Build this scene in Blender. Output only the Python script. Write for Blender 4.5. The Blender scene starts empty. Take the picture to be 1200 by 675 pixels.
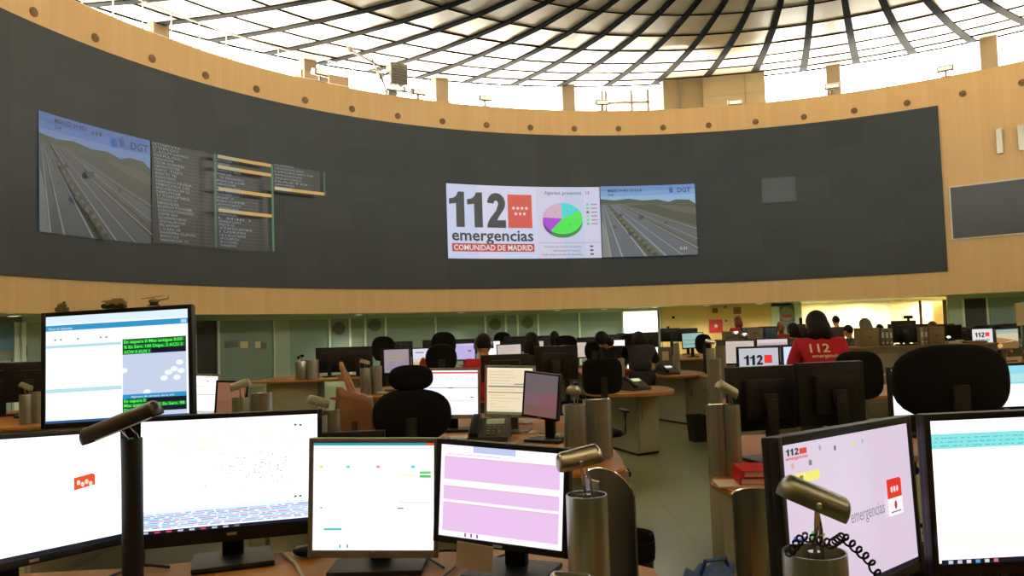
import bpy, bmesh, math, random
from mathutils import Vector, Matrix
random.seed(112)
PI = math.pi
SC = bpy.context.scene
COL = SC.collection

# ------------------------------------------------------------------ camera
F_PX, PITCH, ROLL = 930.0, 0.05262, -0.03278
EYE = Vector((0, 0, 1.5))
c_, s_ = math.cos(ROLL), math.sin(ROLL)
sp, cp = math.sin(PITCH), math.cos(PITCH)
RT = Vector((c_, -s_*sp, s_*cp)); UP = Vector((-s_, -c_*sp, c_*cp)); FW = Vector((0, cp, sp))
def ray(px, py): return FW + RT*((px-600)/F_PX) - UP*((py-337.5)/F_PX)
def at(px, py, Y):            # point seen at pixel, at forward distance Y
    d = ray(px, py); return EYE + d*(Y/d.y)
def on(px, py, z):            # point seen at pixel on the horizontal plane z
    d = ray(px, py); return EYE + d*((z-EYE.z)/d.z)
cam_d = bpy.data.cameras.new('camera'); cam = bpy.data.objects.new('camera', cam_d); COL.objects.link(cam)
cam_d.sensor_width = 36; cam_d.lens = 36*F_PX/1200; cam_d.clip_end = 300; cam_d.clip_start = 0.05
m = Matrix((RT, UP, -FW)).transposed().to_4x4(); m.translation = EYE; cam.matrix_world = m
SC.camera = cam
SC.view_settings.view_transform = 'Standard'; SC.view_settings.look = 'None'
SC.view_settings.exposure = 0.0; SC.view_settings.gamma = 1; SC.view_settings.use_curve_mapping = False

CX, CY, R = 5.3235, 12.638, 16.0
def pol(az, r, z=0.0):
    a = math.radians(az); return Vector((CX+r*math.sin(a), CY+r*math.cos(a), z))

# ------------------------------------------------------------------ materials
def lin(c):
    c = c.lstrip('#'); v = [int(c[i:i+2], 16)/255 for i in (0, 2, 4)]
    return tuple(x/12.92 if x <= .04045 else ((x+.055)/1.055)**2.4 for x in v) + (1.0,)
MATS = {}
def mat(name, col, rough=.5, metal=0.0, var=.12, scale=8.0, stretch=(1, 1, 1), bump=0.0, spec=.5, alpha=1.0, coat=0.0):
    if name in MATS: return MATS[name]
    M = bpy.data.materials.new(name); M.use_nodes = True; nt = M.node_tree; n = nt.nodes; L = nt.links
    b = n['Principled BSDF']
    c = lin(col) if isinstance(col, str) else tuple(col)+(1.0,)
    tc = n.new('ShaderNodeTexCoord'); mp = n.new('ShaderNodeMapping'); mp.inputs['Scale'].default_value = stretch
    nz = n.new('ShaderNodeTexNoise'); nz.inputs['Scale'].default_value = scale; nz.inputs['Detail'].default_value = 4
    L.new(tc.outputs['Object'], mp.inputs['Vector']); L.new(mp.outputs[0], nz.inputs['Vector'])
    mx = n.new('ShaderNodeMixRGB')
    mx.inputs[1].default_value = tuple(x*(1-var) for x in c[:3])+(1,); mx.inputs[2].default_value = tuple(min(1, x*(1+var)) for x in c[:3])+(1,)
    L.new(nz.outputs['Fac'], mx.inputs[0]); L.new(mx.outputs[0], b.inputs['Base Color'])
    b.inputs['Roughness'].default_value = rough; b.inputs['Metallic'].default_value = metal
    b.inputs['Specular IOR Level'].default_value = spec; b.inputs['Alpha'].default_value = alpha
    b.inputs['Coat Weight'].default_value = coat
    if bump:
        bp = n.new('ShaderNodeBump'); bp.inputs['Strength'].default_value = bump; bp.inputs['Distance'].default_value = .004
        L.new(nz.outputs['Fac'], bp.inputs['Height']); L.new(bp.outputs[0], b.inputs['Normal'])
    MATS[name] = M; return M
def glow(col, s=1.0):         # lit pixels of a screen, or a lamp
    key = 'glow_%s_%g' % (col, s)
    if key in MATS: return MATS[key]
    M = bpy.data.materials.new(key); M.use_nodes = True; b = M.node_tree.nodes['Principled BSDF']
    b.inputs['Base Color'].default_value = (.01, .01, .01, 1); b.inputs['Roughness'].default_value = .35
    b.inputs['Emission Color'].default_value = lin(col); b.inputs['Emission Strength'].default_value = s
    MATS[key] = M; return M
black = mat('black_plastic', '#101011', .5, spec=.3, var=.1, scale=30)
dblack = mat('black_fabric', '#121213', .95, var=.25, scale=160, bump=.3, spec=.15)
greyp = mat('grey_plastic', '#66655c', .45, var=.06)
silver = mat('silver_plastic', '#8a887c', .4, var=.05)
steel = mat('brushed_steel', '#b0b4ac', .34, 1.0, var=.4, scale=5, stretch=(14, 14, .05))
steel_d = mat('dark_steel', '#868a86', .5, 1.0, var=.12, scale=9, stretch=(14, 14, .15))
chrome = mat('chrome', '#c8c4b8', .12, 1.0, var=.03)
brass = mat('gold_toned_steel', '#99968a', .32, 1.0, var=.1, scale=12, stretch=(.3, 12, 12))
wood_d = mat('beech_laminate', '#a06e32', .5, spec=.3, var=.16, scale=5, stretch=(1, 14, 14))
cab = mat('grey_cabinet', '#9a9a88', .5, var=.05)
cab_d = mat('dark_grey_cabinet', '#5b5b54', .5, var=.05)
paper = mat('white_paper', '#d8d5c8', .8, var=.03)
cream = mat('cream_paper', '#cfc79d', .8, var=.05)
redp = mat('red_cover', '#c8262f', .4, var=.08)
redc = mat('red_cotton', '#b3172e', .9, var=.15, scale=40, bump=.3)
skin = mat('skin', '#b57e5e', .55, var=.06)
hair_m = mat('dark_hair', '#0d0a09', .7, spec=.2, var=.3, scale=60, stretch=(1, 1, .15), bump=.6)
hair_g = mat('grey_hair', '#6e665c', .6, var=.3, scale=60, stretch=(1, 1, .15), bump=.6)
navyc = mat('dark_cotton', '#0d0e12', .9, var=.2, scale=40, bump=.3)
denim = mat('dark_trousers', '#1c2026', .9, var=.2, scale=40)
leather = mat('tan_leather', '#7e5634', .5, var=.2, scale=22, bump=.4)
blue_c = mat('blue_nylon', '#1d3c74', .6, var=.2, scale=30, bump=.4)
binder_g = mat('grey_binder', '#6f6f74', .6); binder_t = mat('tan_card', '#7d6c4d', .75, scale=20)
white_p = mat('white_paint', '#d9d6ca', .5, var=.02)

# ------------------------------------------------------------------ mesh helpers
def tag(o, label=None, cat=None, group=None, kind=None):
    if label: o['label'] = label
    if cat: o['category'] = cat
    if group: o['group'] = group
    if kind: o['kind'] = kind
    return o
def empty(name, loc=(0, 0, 0), rz=0.0, label=None, cat=None, group=None):
    o = bpy.data.objects.new(name, None); COL.objects.link(o); o.location = loc; o.rotation_euler = (0, 0, rz)
    o.empty_display_size = .1
    return tag(o, label, cat, group)
class MB:
    def __init__(s): s.bm = bmesh.new(); s.mi = 0
    def _add(s, verts, faces, M=None):
        vs = [s.bm.verts.new((M @ Vector(v)) if M else Vector(v)) for v in verts]
        for f in faces:
            try:
                fa = s.bm.faces.new([vs[i] for i in f]); fa.material_index = s.mi
            except ValueError: pass
        return vs
    def box(s, c, d, M=None, bev=0.0):
        t = bmesh.new(); bmesh.ops.create_cube(t, size=1)
        for v in t.verts: v.co = Vector((v.co.x*d[0]+c[0], v.co.y*d[1]+c[1], v.co.z*d[2]+c[2]))
        if bev: bmesh.ops.bevel(t, geom=list(t.edges), offset=bev, segments=2, affect='EDGES', profile=.6)
        t.verts.index_update()
        s._add([v.co.copy() for v in t.verts], [[v.index for v in f.verts] for f in t.faces], M); t.free(); return s
    def lathe(s, prof, seg=28, M=None, cap=True):      # prof: (r, z) list, about Z
        vs = []; fs = []
        for r, z in prof:
            for k in range(seg):
                a = 2*PI*k/seg; vs.append((r*math.cos(a), r*math.sin(a), z))
        n = len(prof)
        for i in range(n-1):
            for k in range(seg):
                k2 = (k+1) % seg; fs.append((i*seg+k, i*seg+k2, (i+1)*seg+k2, (i+1)*seg+k))
        if cap:
            fs.append(tuple(range(seg-1, -1, -1))); fs.append(tuple((n-1)*seg+k for k in range(seg)))
        s._add(vs, fs, M); return s
    def cyl(s, p0, p1, r0, r1=None, seg=20):
        p0, p1 = Vector(p0), Vector(p1); r1 = r0 if r1 is None else r1; d = p1-p0
        q = d.to_track_quat('Z', 'Y').to_matrix().to_4x4(); q.translation = p0
        return s.lathe([(r0, 0), (r1, d.length)], seg, q)
    def tube(s, pts, r, seg=8):
        pts = [Vector(p) for p in pts]; rings = []; up = Vector((0, 0, 1)); vs = []; fs = []
        for i, p in enumerate(pts):
            t = (pts[min(i+1, len(pts)-1)]-pts[max(i-1, 0)]).normalized()
            a = t.cross(up)
            if a.length < .05: a = t.cross(Vector((1, 0, 0)))
            a.normalize(); b = a.cross(t)
            for k in range(seg):
                th = 2*PI*k/seg; vs.append(p+a*r*math.cos(th)+b*r*math.sin(th))
        for i in range(len(pts)-1):
            for k in range(seg):
                k2 = (k+1) % seg; fs.append((i*seg+k, (i+1)*seg+k, (i+1)*seg+k2, i*seg+k2))
        fs.append(tuple(range(seg))); fs.append(tuple((len(pts)-1)*seg+k for k in range(seg-1, -1, -1)))
        s._add(vs, fs); return s
    def prism(s, pts, z0, z1, M=None):
        n = len(pts); vs = [(x, y, z0) for x, y in pts]+[(x, y, z1) for x, y in pts]
        fs = [tuple(range(n-1, -1, -1)), tuple(range(n, 2*n))]+[(i, (i+1) % n, n+(i+1) % n, n+i) for i in range(n)]
        s._add(vs, fs, M); return s
    def sphere(s, c, rad, M=None, seg=20, rings=12):
        t = bmesh.new(); bmesh.ops.create_uvsphere(t, u_segments=seg, v_segments=rings, radius=1)
        for v in t.verts: v.co = Vector((v.co.x*rad[0]+c[0], v.co.y*rad[1]+c[1], v.co.z*rad[2]+c[2]))
        t.verts.index_update(); s._add([v.co.copy() for v in t.verts], [[v.index for v in f.verts] for f in t.faces], M); t.free(); return s
    def build(s, name, mats, parent=None, smooth=True, loc=None):
        me = bpy.data.meshes.new(name); bmesh.ops.recalc_face_normals(s.bm, faces=s.bm.faces); s.bm.to_mesh(me); s.bm.free()
        for m_ in (mats if isinstance(mats, (list, tuple)) else [mats]): me.materials.append(m_)
        if smooth and len(me.polygons):
            me.shade_smooth()
            me.set_sharp_from_angle(angle=math.radians(38))
        o = bpy.data.objects.new(name, me); COL.objects.link(o)
        if parent: o.parent = parent
        if loc: o.location = loc
        return o
def copy_tree(o, parent=None):
    c = o.copy(); COL.objects.link(c); c.parent = parent
    for ch in list(o.children): copy_tree(ch, c)
    return c
def rect_ring(w, h, b):      # outline helper
    return w/2+b, h/2+b

# ------------------------------------------------------------------ canvases: what a screen shows
_TXT = {}
def text_tris(s, bold=False):
    k = (s, bold)
    if k in _TXT: return _TXT[k]
    cu = bpy.data.curves.new('t', 'FONT'); cu.body = s; cu.size = 1; cu.resolution_u = 2
    if bold: cu.offset = .02
    o = bpy.data.objects.new('t', cu); COL.objects.link(o)
    bpy.context.view_layer.update()
    me = bpy.data.meshes.new_from_object(o.evaluated_get(bpy.context.evaluated_depsgraph_get()))
    vs = [tuple(v.co)[:2] for v in me.vertices]; fs = [tuple(p.vertices) for p in me.polygons]
    COL.objects.unlink(o); bpy.data.objects.remove(o); bpy.data.curves.remove(cu); bpy.data.meshes.remove(me)
    _TXT[k] = (vs, fs); return _TXT[k]
class Canvas:
    """shapes in flat metres, each with its own colour; later shapes lie a hair in front"""
    def __init__(s, strength=1.0): s.items = []; s.s = strength
    def poly(s, pts, col, k=None, lay=None):
        s.items.append(([tuple(p) for p in pts], [tuple(range(len(pts)))], col, s.s if k is None else k, lay)); return s
    def rect(s, x0, y0, x1, y1, col, k=None, lay=None): return s.poly([(x0, y0), (x1, y0), (x1, y1), (x0, y1)], col, k, lay)
    def text(s, x, y, h, t, col, bold=False, w=None, k=None, lay=None):
        vs, fs = text_tris(t, bold)
        if not vs: return s
        x0 = min(v[0] for v in vs); x1 = max(v[0] for v in vs); y0 = min(v[1] for v in vs) if w else 0
        sy = h/.72; sx = sy if w is None else w/(x1-x0)
        s.items.append(([(x+(v[0]-x0)*sx, y+v[1]*sy) for v in vs], fs, col, s.s if k is None else k, lay)); return s
    def ell(s, cx, cy, rx, ry, col, a0=0, a1=360, n=28, k=None, lay=None):
        p = [(cx+rx*math.cos(math.radians(a0+(a1-a0)*i/n)), cy+ry*math.sin(math.radians(a0+(a1-a0)*i/n))) for i in range(n+1 if a1-a0 < 360 else n)]
        if a1-a0 < 360: p.append((cx, cy))
        return s.poly(p, col, k, lay)
    def build(s, name, parent, mapper, eps=.0004, cuts=None, base_mat=None):
        bm = bmesh.new(); mats = []; order = []
        for idx, (vs, fs, col, k, lay) in enumerate(s.items):
            M = glow(col, k) if isinstance(col, str) else col
            if M not in mats: mats.append(M)
            z = (idx if lay is None else lay)*eps
            bv = [bm.verts.new((x, y, z)) for x, y in vs]
            for f in fs:
                try: fa = bm.faces.new([bv[i] for i in f]); fa.material_index = mats.index(M)
                except ValueError: pass
        bmesh.ops.triangulate(bm, faces=[f for f in bm.faces if len(f.verts) > 4])
        if cuts:
            for c in cuts:
                bmesh.ops.bisect_plane(bm, geom=bm.verts[:]+bm.edges[:]+bm.faces[:], plane_co=(c, 0, 0), plane_no=(1, 0, 0))
        for v in bm.verts: v.co = mapper(v.co.x, v.co.y, v.co.z)
        me = bpy.data.meshes.new(name); bm.to_mesh(me); bm.free()
        for M in mats: me.materials.append(M)
        o = bpy.data.objects.new(name, me); COL.objects.link(o)
        if parent: o.parent = parent
        return o

# ------------------------------------------------------------------ THE ROOM
def ring_wall(name, mats, prof, az0=0, az1=360, step=1.5, parent=None, kind='structure', closed=False, mi=None):
    """sweep a profile of (r, z) points about the room's axis"""
    n = max(2, int(round((az1-az0)/step))); bm = bmesh.new(); rows = []
    full = abs(az1-az0-360) < 1e-6
    for i in range(n if full else n+1):
        a = az0+(az1-az0)*i/n; rows.append([bm.verts.new(pol(a, r, z)) for r, z in prof])
    m_ = len(prof); cnt = n
    for i in range(cnt):
        A, B = rows[i], rows[(i+1) % len(rows)]
        for j in range(m_ if closed else m_-1):
            f = bm.faces.new((A[j], B[j], B[(j+1) % m_], A[(j+1) % m_]))
            if mi: f.material_index = mi[j]
    if closed and not full:
        bm.faces.new(rows[0]); bm.faces.new(list(reversed(rows[-1])))
    bmesh.ops.recalc_face_normals(bm, faces=bm.faces)
    me = bpy.data.meshes.new(name); bm.to_mesh(me); bm.free()
    for M in (mats if isinstance(mats, (list, tuple)) else [mats]): me.materials.append(M)
    me.shade_smooth(); me.set_sharp_from_angle(angle=math.radians(25))
    o = bpy.data.objects.new(name, me); COL.objects.link(o)
    if parent: o.parent = parent
    elif kind: o['kind'] = kind
    return o

def az_nodes(nt):
    """azimuth in degrees and height of a point, from object coordinates"""
    n, L = nt.nodes, nt.links
    tc = n.new('ShaderNodeTexCoord'); sb = n.new('ShaderNodeVectorMath'); sb.operation = 'SUBTRACT'; sb.inputs[1].default_value = (CX, CY, 0)
    L.new(tc.outputs['Object'], sb.inputs[0]); sx = n.new('ShaderNodeSeparateXYZ'); L.new(sb.outputs[0], sx.inputs[0])
    at2 = n.new('ShaderNodeMath'); at2.operation = 'ARCTAN2'; L.new(sx.outputs[0], at2.inputs[0]); L.new(sx.outputs[1], at2.inputs[1])
    dg = n.new('ShaderNodeMath'); dg.operation = 'MULTIPLY'; dg.inputs[1].default_value = 180/PI; L.new(at2.outputs[0], dg.inputs[0])
    return dg.outputs[0], sx.outputs[2]
def mth(nt, op, a, b=None):
    x = nt.nodes.new('ShaderNodeMath'); x.operation = op
    for i, v in enumerate((a, b)):
        if v is None: continue
        if isinstance(v, (int, float)): x.inputs[i].default_value = v
        else: nt.links.new(v, x.inputs[i])
    return x.outputs[0]
def wood_wall():
    M = bpy.data.materials.new('maple_slat_cladding'); M.use_nodes = True; nt = M.node_tree; n, L = nt.nodes, nt.links; b = n['Principled BSDF']
    az, z = az_nodes(nt)
    cell = mth(nt, 'FLOOR', mth(nt, 'DIVIDE', az, .75))
    wn = n.new('ShaderNodeTexWhiteNoise'); wn.noise_dimensions = '1D'; L.new(cell, wn.inputs['W'])
    fr = mth(nt, 'FRACT', mth(nt, 'DIVIDE', az, .75)); groove = mth(nt, 'LESS_THAN', fr, .055)
    cv = n.new('ShaderNodeCombineXYZ'); L.new(mth(nt, 'MULTIPLY', az, 5), cv.inputs[0]); L.new(mth(nt, 'MULTIPLY', z, .5), cv.inputs[1])
    nz = n.new('ShaderNodeTexNoise'); nz.inputs['Scale'].default_value = 1.3; nz.inputs['Detail'].default_value = 5; L.new(cv.outputs[0], nz.inputs['Vector'])
    t = mth(nt, 'ADD', mth(nt, 'MULTIPLY', wn.outputs[0], .45), mth(nt, 'MULTIPLY', nz.outputs['Fac'], .55))
    mx = n.new('ShaderNodeMixRGB'); L.new(t, mx.inputs[0]); mx.inputs[1].default_value = lin('#dbb074'); mx.inputs[2].default_value = lin('#e4bf86')
    m2 = n.new('ShaderNodeMixRGB'); L.new(mth(nt, 'MULTIPLY', groove, .13), m2.inputs[0]); L.new(mx.outputs[0], m2.inputs[1]); m2.inputs[2].default_value = lin('#8a6030')
    L.new(m2.outputs[0], b.inputs['Base Color']); b.inputs['Roughness'].default_value = .5
    return M
WOOD = wood_wall()
concrete = mat('plaster_offwhite', '#b7b09c', .9, var=.05, scale=2)
dark_void = mat('dark_recess', '#141312', .9, var=.1)
green_w = mat('green_grey_wall', '#a3ad92', .7, var=.06, scale=1.5)
Z_SOF, Z_SB, Z_ST, Z_PT = 2.18, 2.943, 8.43, 9.36
# drum wall: wooden cladding, closed section with a thickness of 0.35 m
drum = ring_wall('wall_drum', WOOD, [(R, Z_SOF), (R, Z_PT), (R+.3, Z_PT), (R+.3, Z_SOF)], closed=True)
# floor
def floor_mat():
    M = bpy.data.materials.new('green_raised_floor'); M.use_nodes = True; nt = M.node_tree; n, L = nt.nodes, nt.links; b = n['Principled BSDF']
    tc = n.new('ShaderNodeTexCoord'); br = n.new('ShaderNodeTexBrick'); br.offset = 0; br.inputs['Scale'].default_value = 1.0
    br.inputs['Brick Width'].default_value = .6; br.inputs['Row Height'].default_value = .6; br.inputs['Mortar Size'].default_value = .002
    br.inputs['Color1'].default_value = lin('#b3c096'); br.inputs['Color2'].default_value = lin('#afbc92'); br.inputs['Mortar'].default_value = lin('#9da276')
    L.new(tc.outputs['Object'], br.inputs['Vector'])
    nz = n.new('ShaderNodeTexNoise'); nz.inputs['Scale'].default_value = 60; nz.inputs['Detail'].default_value = 6; L.new(tc.outputs['Object'], nz.inputs['Vector'])
    mx = n.new('ShaderNodeMixRGB'); mx.blend_type = 'MULTIPLY'; mx.inputs[0].default_value = .25; L.new(br.outputs[0], mx.inputs[1]); L.new(nz.outputs['Fac'], mx.inputs[2])
    L.new(mx.outputs[0], b.inputs['Base Color']); b.inputs['Roughness'].default_value = .22; b.inputs['Specular IOR Level'].default_value = .5
    return M
f = MB(); f.lathe([(23.2, -.12), (23.2, 0)], 96, Matrix.Translation((CX, CY, 0))); fl = f.build('floor', floor_mat(), smooth=False); fl['kind'] = 'structure'
# under-gallery ceiling, gallery floor, outer wall
ring_wall('ceiling_undercroft', mat('soffit_paint', '#a2a184', .7, var=.03), [(R+.3, Z_SOF), (R+.3, Z_SOF+.12), (22.6, Z_SOF+.12), (22.6, Z_SOF)], closed=True)
ring_wall('floor_gallery', concrete, [(R+.3, 8.35), (R+.3, 8.5), (21.6, 8.5), (21.6, 8.35)], closed=True)
ring_wall('wall_outer', concrete, [(21.3, 8.5), (21.3, 9.25), (21.6, 9.25), (21.6, 8.5)], closed=True)
ring_wall('wall_back', green_w, [(22.6, 0), (22.6, Z_SOF), (22.9, Z_SOF), (22.9, 0)], closed=True)

# ------------------------------------------------------------------ ceiling: shallow inverted cone of metal panels, ribs and ring joints
PROF = [(21.6, 11.99), (21.28, 11.93), (19.28, 11.53), (16.96, 11.08), (14.8, 10.70), (12.48, 10.32), (10.4, 10.03), (8.4, 9.84), (6.4, 9.70), (4.4, 9.60), (2.4, 9.55), (.5, 9.52)]
def panel_mat():
    M = bpy.data.materials.new('ceiling_metal_panels'); M.use_nodes = True; nt = M.node_tree; n, L = nt.nodes, nt.links; b = n['Principled BSDF']
    az, z = az_nodes(nt)
    cell = mth(nt, 'FLOOR', mth(nt, 'DIVIDE', mth(nt, 'ADD', az, 24.71), 360/65))
    cz = mth(nt, 'FLOOR', mth(nt, 'MULTIPLY', z, 2.6))
    cv = n.new('ShaderNodeCombineXYZ'); L.new(cell, cv.inputs[0]); L.new(cz, cv.inputs[1])
    wn = n.new('ShaderNodeTexWhiteNoise'); wn.noise_dimensions = '2D'; L.new(cv.outputs[0], wn.inputs['Vector'])
    mx = n.new('ShaderNodeMixRGB'); L.new(wn.outputs[0], mx.inputs[0]); mx.inputs[1].default_value = (.80, .66, .44, 1); mx.inputs[2].default_value = (.90, .84, .74, 1)
    L.new(mx.outputs[0], b.inputs['Base Color']); b.inputs['Metallic'].default_value = .4; b.inputs['Roughness'].default_value = .38
    return M
ceil = ring_wall('ceiling', panel_mat(), PROF, step=360/130)
rib_m = mat('dark_rib_metal', '#1b1a18', .9, .0, var=.08, spec=.05); joint_m = mat('dark_joint', '#151412', .9, var=.08, spec=.05)
rb = MB()
for i in range(len(PROF)-2):
    (r0, z0), (r1, z1) = PROF[i+1], PROF[i+2]
    w0, w1 = .03+.0058*r0, .03+.0058*r1
    rb._add([(-w0, r0, z0), (w0, r0, z0), (w1, r1, z1), (-w1, r1, z1), (-w0, r0, z0-.05), (w0, r0, z0-.05), (w1, r1, z1-.05), (-w1, r1, z1-.05)],
            [(0, 1, 2, 3), (4, 7, 6, 5), (0, 3, 7, 4), (1, 5, 6, 2), (0, 4, 5, 1), (2, 6, 7, 3)])
rib0 = rb.build('rib', rib_m, ceil, smooth=False)
for k in range(65):
    az = -24.71+k*360/65
    o = rib0 if k == 0 else rib0.copy()
    if k: COL.objects.link(o)
    o.parent = ceil; o.location = (CX, CY, 0); o.rotation_euler = (0, 0, -math.radians(az))
for i in range(1, len(PROF)-1):
    r, z = PROF[i]
    ring_wall('ring_joint', joint_m, [(r-.008-.001*r, z-.006-.0023*r), (r+.008+.001*r, z-.006-.0023*r), (r+.008+.001*r, z+.01), (r-.008-.001*r, z+.0)], closed=True, parent=ceil, step=2)
ce = MB(); ce.lathe([(.6, 9.35), (.7, 9.6)], 32, Matrix.Translation((CX, CY, 0))); ce.build('centre_hub', rib_m, ceil)

# ------------------------------------------------------------------ clerestory windows all round, bright sky outside
glassM = bpy.data.materials.new('window_glass'); glassM.use_nodes = True
nt = glassM.node_tree; nt.nodes.clear(); o_ = nt.nodes.new('ShaderNodeOutputMaterial'); tr = nt.nodes.new('ShaderNodeBsdfTransparent'); gl = nt.nodes.new('ShaderNodeBsdfGlossy')
tr.inputs[0].default_value = (.96, .98, .95, 1); gl.inputs['Roughness'].default_value = .02; mxs = nt.nodes.new('ShaderNodeMixShader'); mxs.inputs[0].default_value = .06
nt.links.new(tr.outputs[0], mxs.inputs[1]); nt.links.new(gl.outputs[0], mxs.inputs[2]); nt.links.new(mxs.outputs[0], o_.inputs[0])
alu = mat('pale_aluminium', '#a59f8c', .45, .4, var=.03)
NW = 24
for k in range(NW):
    a0 = -52.3+k*15.0; w = MB()
    nm = 'window_%d' % (k+1)
    g = ring_wall(nm, glassM, [(21.40, 9.25), (21.40, 11.94)], a0+.9, a0+14.1, 2.2)
    fr = MB()
    for j in range(3):
        a = a0+.9+13.2*j/2; p = pol(a, 21.36, 10.6)
        M = Matrix.Translation(p) @ Matrix.Rotation(-math.radians(a), 4, 'Z'); fr.box((0, 0, 0), (.05, .06, 2.7), M)
    fr.build('window_frame', white_p, g, smooth=False)
for i, a in enumerate([-52.3+15*k for k in range(24)]):
    if 1 < a+0 < 17: continue
    p = pol(a, 21.0, 0); c = MB(); c.box((0, 0, 10.2), (.55, .42, 3.42), None, .02)
    if 4 < a < 16: continue
    o = c.build('trim_%d' % (i+1), mat('pale_column', '#6e6250', .7, var=.04)); o.location = (p.x, p.y, 0); o.rotation_euler = (0, 0, -math.radians(a)); o['kind'] = 'structure'
# service block on the gallery (plain panelled room) and grey framed door beside it
blk = MB(); blk.mi = 0
panel = mat('beige_block_panels', '#5f5843', .6, var=.06, scale=2); panel_l = mat('pale_block_panels', '#756c54', .6, var=.05, scale=2)
def ring_block(mb, a0, a1, r0, r1, z0, z1, n=6):
    A = [pol(a0+(a1-a0)*i/n, r0) for i in range(n+1)]+[pol(a1-(a1-a0)*i/n, r1) for i in range(n+1)]
    mb.prism([(p.x, p.y) for p in A], z0, z1)
blk.mi = 0; ring_block(blk, 3.4, 8.0, 19.6, 21.3, 8.5, 11.62)
blk.mi = 1; ring_block(blk, 8.0, 15.2, 19.45, 21.3, 8.5, 11.58)
blk.mi = 2
for a in (5.4, 8.02, 12.9): ring_block(blk, a, a+.07, 19.43, 19.6, 8.5, 11.57, 1)
for z in (9.9, 10.7): ring_block(blk, 8.1, 15.2, 19.44, 19.5, z, z+.02)
o = blk.build('wall_service_block', [panel, panel_l, cab_d], smooth=False); o['kind'] = 'structure'
dg = empty('door_1', pol(-.6, 20.9, 8.5), -math.radians(-.6)); dg['kind'] = 'structure'
d = MB()
for x in (-.98, -.82, .28, .98): d.box((x, 0, 1.6), (.11, .08, 3.0))
d.box((0, 0, 2.55), (2.1, .08, .12)); d.build('door_frame', mat('grey_door_frame', '#8e8a7a', .5), dg, smooth=False)
d = MB(); d.box((.63, 0, 1.3), (.6, .012, 2.4)); d.build('door_pane', glassM, dg, smooth=False)

# gallery railing on the parapet (left part only)
rail = empty('gallery_railing', pol(-55, R+.12, Z_PT), 0, 'thin white tubular railing along the wooden parapet at upper left', 'railing')
ra = MB(); inv = rail.matrix_world.inverted() if False else Matrix.Translation(-rail.location)
ra.tube([inv @ pol(a, R+.1, Z_PT+.78) for a in [x*.75-76 for x in range(55)]], .022, 6); ra.build('handrail', white_p, rail)
ra = MB(); ra.tube([inv @ pol(a, R+.1, Z_PT+.06) for a in [x*.75-76 for x in range(55)]], .014, 6); ra.build('bottom_rail', white_p, rail)
for k in range(13):
    a = -73.1+3.07*k; ra = MB(); ra.cyl(inv @ pol(a, R+.1, Z_PT), inv @ pol(a, R+.1, Z_PT+.78), .02, seg=8); ra.build('post', white_p, rail)

# round recessed spotlights in the wood above the screen
sp0 = MB(); sp0.mi = 0; sp0.lathe([(.085, 0), (.105, .005), (.105, .02), (.085, .025)], 24, Matrix.Rotation(PI/2, 4, 'X'))
sp0.mi = 1; sp0.lathe([(.084, -.002), (.084, .012)], 24, Matrix.Rotation(PI/2, 4, 'X'))
sp0.mi = 2; sp0.sphere((.022, -.02, .02), (.032, .02, .032), seg=12, rings=8)
spot0 = sp0.build('recessed_spotlight', [mat('bronze_ring', '#7a5a33', .5, .5), dark_void, greyp])
tag(spot0, 'small round dark spotlight recess in the wooden band above the video wall', 'spotlight', 'round recesses along the wooden parapet')
for k in range(21):
    o = spot0 if k == 0 else spot0.copy()
    if k: COL.objects.link(o)
    a = -74.9+k*5.95+(.0 if k < 20 else 0); a = -75.0+k*(117.4/20*1.0008)
    o.location = pol(a, R, 8.685); o.rotation_euler = (0, 0, -math.radians(a))

# ------------------------------------------------------------------ VIDEO WALL
def vw_mat():
    M = bpy.data.materials.new('dark_projection_modules'); M.use_nodes = True; nt = M.node_tree; n, L = nt.nodes, nt.links; b = n['Principled BSDF']
    az, z = az_nodes(nt)
    ca = mth(nt, 'DIVIDE', mth(nt, 'SUBTRACT', az, 5.05), 4.12); cz = mth(nt, 'DIVIDE', mth(nt, 'SUBTRACT', z, 3.965), .872)
    cv = n.new('ShaderNodeCombineXYZ'); L.new(mth(nt, 'FLOOR', ca), cv.inputs[0]); L.new(mth(nt, 'FLOOR', cz), cv.inputs[1])
    wn = n.new('ShaderNodeTexWhiteNoise'); wn.noise_dimensions = '2D'; L.new(cv.outputs[0], wn.inputs['Vector'])
    mx = n.new('ShaderNodeMixRGB'); L.new(wn.outputs[0], mx.inputs[0]); mx.inputs[1].default_value = lin('#31373a'); mx.inputs[2].default_value = lin('#373d41')
    seam = mth(nt, 'MAXIMUM', mth(nt, 'LESS_THAN', mth(nt, 'FRACT', ca), .006), mth(nt, 'LESS_THAN', mth(nt, 'FRACT', cz), .006))
    m2 = n.new('ShaderNodeMixRGB'); L.new(mth(nt, 'MULTIPLY', seam, .5), m2.inputs[0]); L.new(mx.outputs[0], m2.inputs[1]); m2.inputs[2].default_value = lin('#1c1b1a')
    L.new(m2.outputs[0], b.inputs['Base Color']); b.inputs['Roughness'].default_value = .5; b.inputs['Specular IOR Level'].default_value = .35
    return M
vw = ring_wall('video_wall', [vw_mat(), dark_void], [(R+.0, Z_SB), (R-.06, Z_SB), (R-.06, Z_ST), (R, Z_ST)], -112, 34.0, 1.03, kind=None, mi=[1, 0, 1])
tag(vw, 'huge curved dark grey video wall set into the wooden drum', 'video wall')
def bend(az0, z0, r=R-.075):
    def f_(x, y, z): return pol(az0+math.degrees(x/R), r-z, z0+y)
    return f_
def wall_display(name, az0, az1, z0, z1, cv, label, eps=.0025):
    w = math.radians(az1-az0)*R
    cuts = [w*i/24 for i in range(1, 24)]
    o = cv.build(name, None, bend(az0, z0), eps=eps, cuts=cuts)
    return tag(o, label, 'display')
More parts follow.
